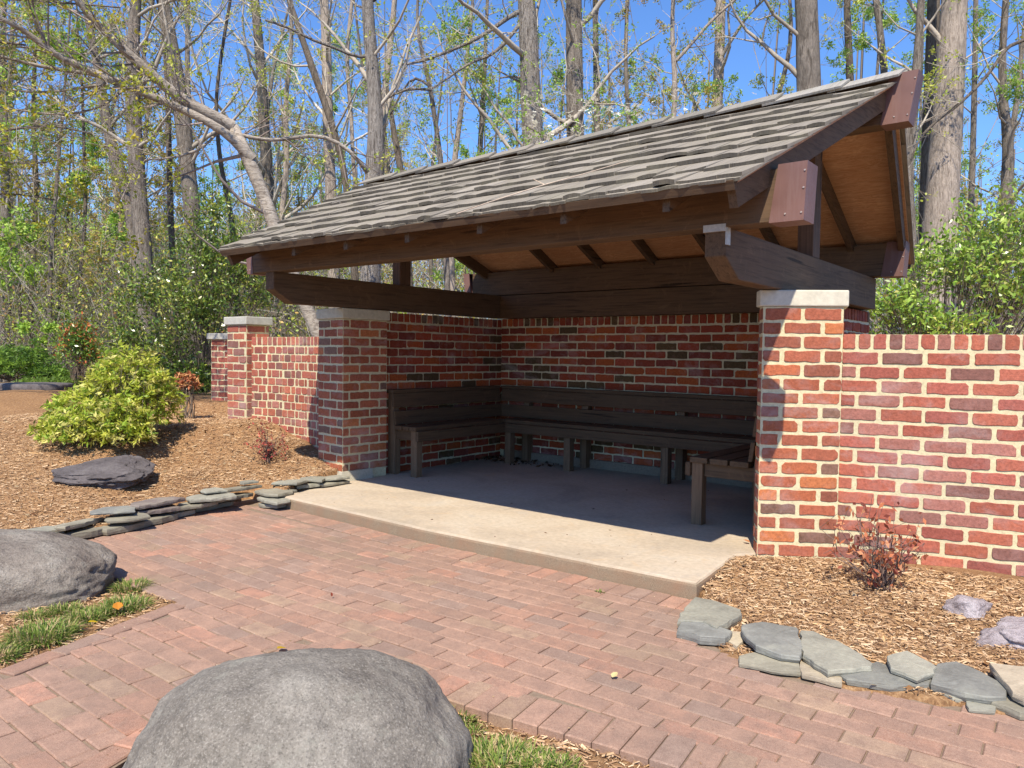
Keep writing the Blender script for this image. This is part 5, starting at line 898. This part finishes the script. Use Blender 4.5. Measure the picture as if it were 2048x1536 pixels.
# ------------------------------------------------------------------ the wood behind: copies of a few grown trees
def grown(seed_h, lcols, nleaf, bark, tcol, nb, spread=2.4):
    h = seed_h; Q = [np.array([0, 0, -.1])]; d = nrm((R(-.06, .06), R(-.06, .06), 1)); rd = [h * .010]
    for i in range(14): d = nrm(d + rng.normal(0, .035, 3) + UPV * .04); Q.append(Q[-1] + d * h / 14); rd.append(h * .0095 * (1 - i / 15))
    root = empty('woodland_tree', (0, 0, 0), None, 'tree'); mb_ = MB(); mb_.tube(Q, rd, 8); mb_.build('trunk', M[bark], root, smooth=True); sg, tips = [], []
    for k in range(nb):
        i = rng.integers(3, 14); dr = rotdir(nrm(Q[i + 1] - Q[i]), R(.5, 1.1)); grow(sg, tips, Q[i], dr, spread * R(.6, 1.3) * (1.2 - i / 20), min(rd[i] * .35, .05), 0, step=.4, kids=(4, 3, 2, 0), up=.10, rmin=.005)
    crown_mesh(root, sg, tips, bark, tcol, lcols, int(nleaf * 1.5), .085, thick=.03, tuft=6, clump=.06); return root
ARCH = [grown(15, YG, 300, 'bark', TW, 26), grown(13, LG, 1200, 'bark', TW, 24), grown(16, OG, 700, 'barkd', TWD, 26), grown(14, YG, 60, 'barkp', TWL, 30, 2.8), grown(9, LG, 900, 'bark', TW, 24, 1.8), grown(17, YG, 150, 'bark', TWL, 26, 3.), grown(8, OG, 500, 'barkd', TW, 26, 1.6)]
LABK = ['grey tree with sparse yellow-green leaves deep in the wood', 'tree in light green new leaf deep in the wood', 'dark-stemmed tree with ochre buds deep in the wood', 'bare pale tree deep in the wood', 'small light green tree of the woodland understorey', 'tall grey-twigged tree deep in the wood', 'small ochre-budded tree of the woodland understorey']
def copy_tree(o):
    c = o.copy(); COL.objects.link(c)
    for ch in list(o.children):
        d = ch.copy(); COL.objects.link(d); d.parent = c
    return c
first = [True] * len(ARCH); prs = np.random.default_rng(5); placed = []
for i in range(62):
    left = prs.random() < .42; u = prs.uniform(-150, 620) if left else prs.uniform(560, 2150); dep = prs.uniform(17, 46) if left else prs.uniform(19, 48)
    k = int(prs.choice(len(ARCH), p=([.18, .10, .14, .16, .14, .14, .14] if left else [.12, .24, .14, .12, .14, .12, .12]))); p = at(u, 700, dep); x, y = p[0], p[1]
    o = ARCH[k] if first[k] else copy_tree(ARCH[k]); first[k] = False
    o.location = (x, y, gh(x, y)); o.rotation_euler = (0, 0, prs.uniform(0, 6.28)); s_ = prs.uniform(.8, 1.15); o.scale = (s_, s_, s_); o['label'] = LABK[k]; o['category'] = 'tree'; o['group'] = ['sparse yellow-green trees of the wood', 'light green trees of the wood', 'ochre-budded trees of the wood', 'bare pale trees of the wood', 'small light green understorey trees', 'tall grey-twigged trees of the wood', 'small ochre understorey trees'][k]
# brush and saplings nobody could count
def brush(n, ulo, uhi, dlo, dhi, hmax, seglen, r, cols, name, nleaf, lsz, lcols, hp=1.4):
    u = rng.uniform(ulo, uhi, n); d = rng.uniform(dlo, dhi, n); base = EYE + (FW[None] + RT[None] * ((u - CX) / FPX)[:, None]) * d[:, None]; z0 = ground_h(base[:, 0], base[:, 1]); h = hmax * rng.random(n) ** hp * (d / dhi)
    P0 = np.stack([base[:, 0], base[:, 1], z0 + h], 1); D = unit(n) * .8 + np.array([0, 0, .9]); D /= np.linalg.norm(D, axis=1)[:, None]; L = seglen * rng.uniform(.4, 1.3, n); P1 = P0 + D * L[:, None]; P2 = P1 + (D * .8 + rng.normal(0, .4, (n, 3))) * L[:, None] * .7
    A_ = np.concatenate([P0, P1]); B_ = np.concatenate([P1, P2]); rr_ = r * rng.uniform(.5, 1.5, 2 * n); V, F_ = segV(A_, B_, rr_, rr_ * .6); cc = np.array(cols)[np.repeat(rng.integers(0, len(cols), 2 * n), 3)]
    tag(np_mesh(name, V, 4, cc, M['twig'], faces=F_), kind='stuff')
    if nleaf:
        i = rng.integers(0, n, nleaf); C = P2[i] + rng.normal(0, .12, (nleaf, 3)); T = unit(nleaf); tag(np_mesh('spring_leaves', leafV(C, T, lsz * rng.uniform(.6, 1.3, nleaf), lsz * .55).reshape(-1, 3), 4, np.array(lcols)[rng.integers(0, len(lcols), nleaf)] * rng.uniform(.7, 1.2, (nleaf, 1)), M['leaf']), kind='stuff')
TC = [TW, TWL, TWD, (.28, .22, .17)]
brush(16000, -200, 720, 16, 36, 5.8, .8, .0055, [(.30, .265, .22), (.22, .19, .15), (.38, .35, .30), (.26, .24, .17)], 'brush', 80000, .08, LG + YG + OG + YG + LG + [(.42, .24, .10), (.30, .26, .12)])
brush(12000, 600, 2250, 15, 32, 3.2, .7, .0065, TC, 'brush', 22000, .10, LG + YG + OG)
brush(24000, -300, 2350, 40, 85, 14, 2.6, .015, TC + [(.34, .27, .25)], 'distant_wood', 46000, .20, LG + YG + OG + [(.45, .30, .25)], hp=1.15)
u = rng.uniform(-300, 2350, 420); dd = rng.uniform(38, 85, 420); base = EYE + (FW[None] + RT[None] * ((u - CX) / FPX)[:, None]) * dd[:, None]; z0 = ground_h(base[:, 0], base[:, 1]); P0 = np.stack([base[:, 0], base[:, 1], z0 - .2], 1); P1 = P0 + np.stack([rng.normal(0, .6, 420), rng.normal(0, .6, 420), rng.uniform(9, 19, 420)], 1)
rr_ = rng.uniform(.05, .15, 420); V, F_ = segV(P0, P1, rr_, rr_ * .4); tag(np_mesh('distant_trunks', V, 4, np.array(TC)[np.repeat(rng.integers(0, 4, 420), 3)], M['twig'], faces=F_), kind='stuff')
# pale road far left
q = MB(); q.add([(*gz(a, b, .62)[:2], gh(*gz(a, b, .62)[:2]) + .12) for a, b in ((-200, 738), (185, 728), (150, 716), (-200, 722))], [(0, 1, 2, 3)], (.36, .36, .38)); tag(q.build('road', M['cap']), kind='structure')
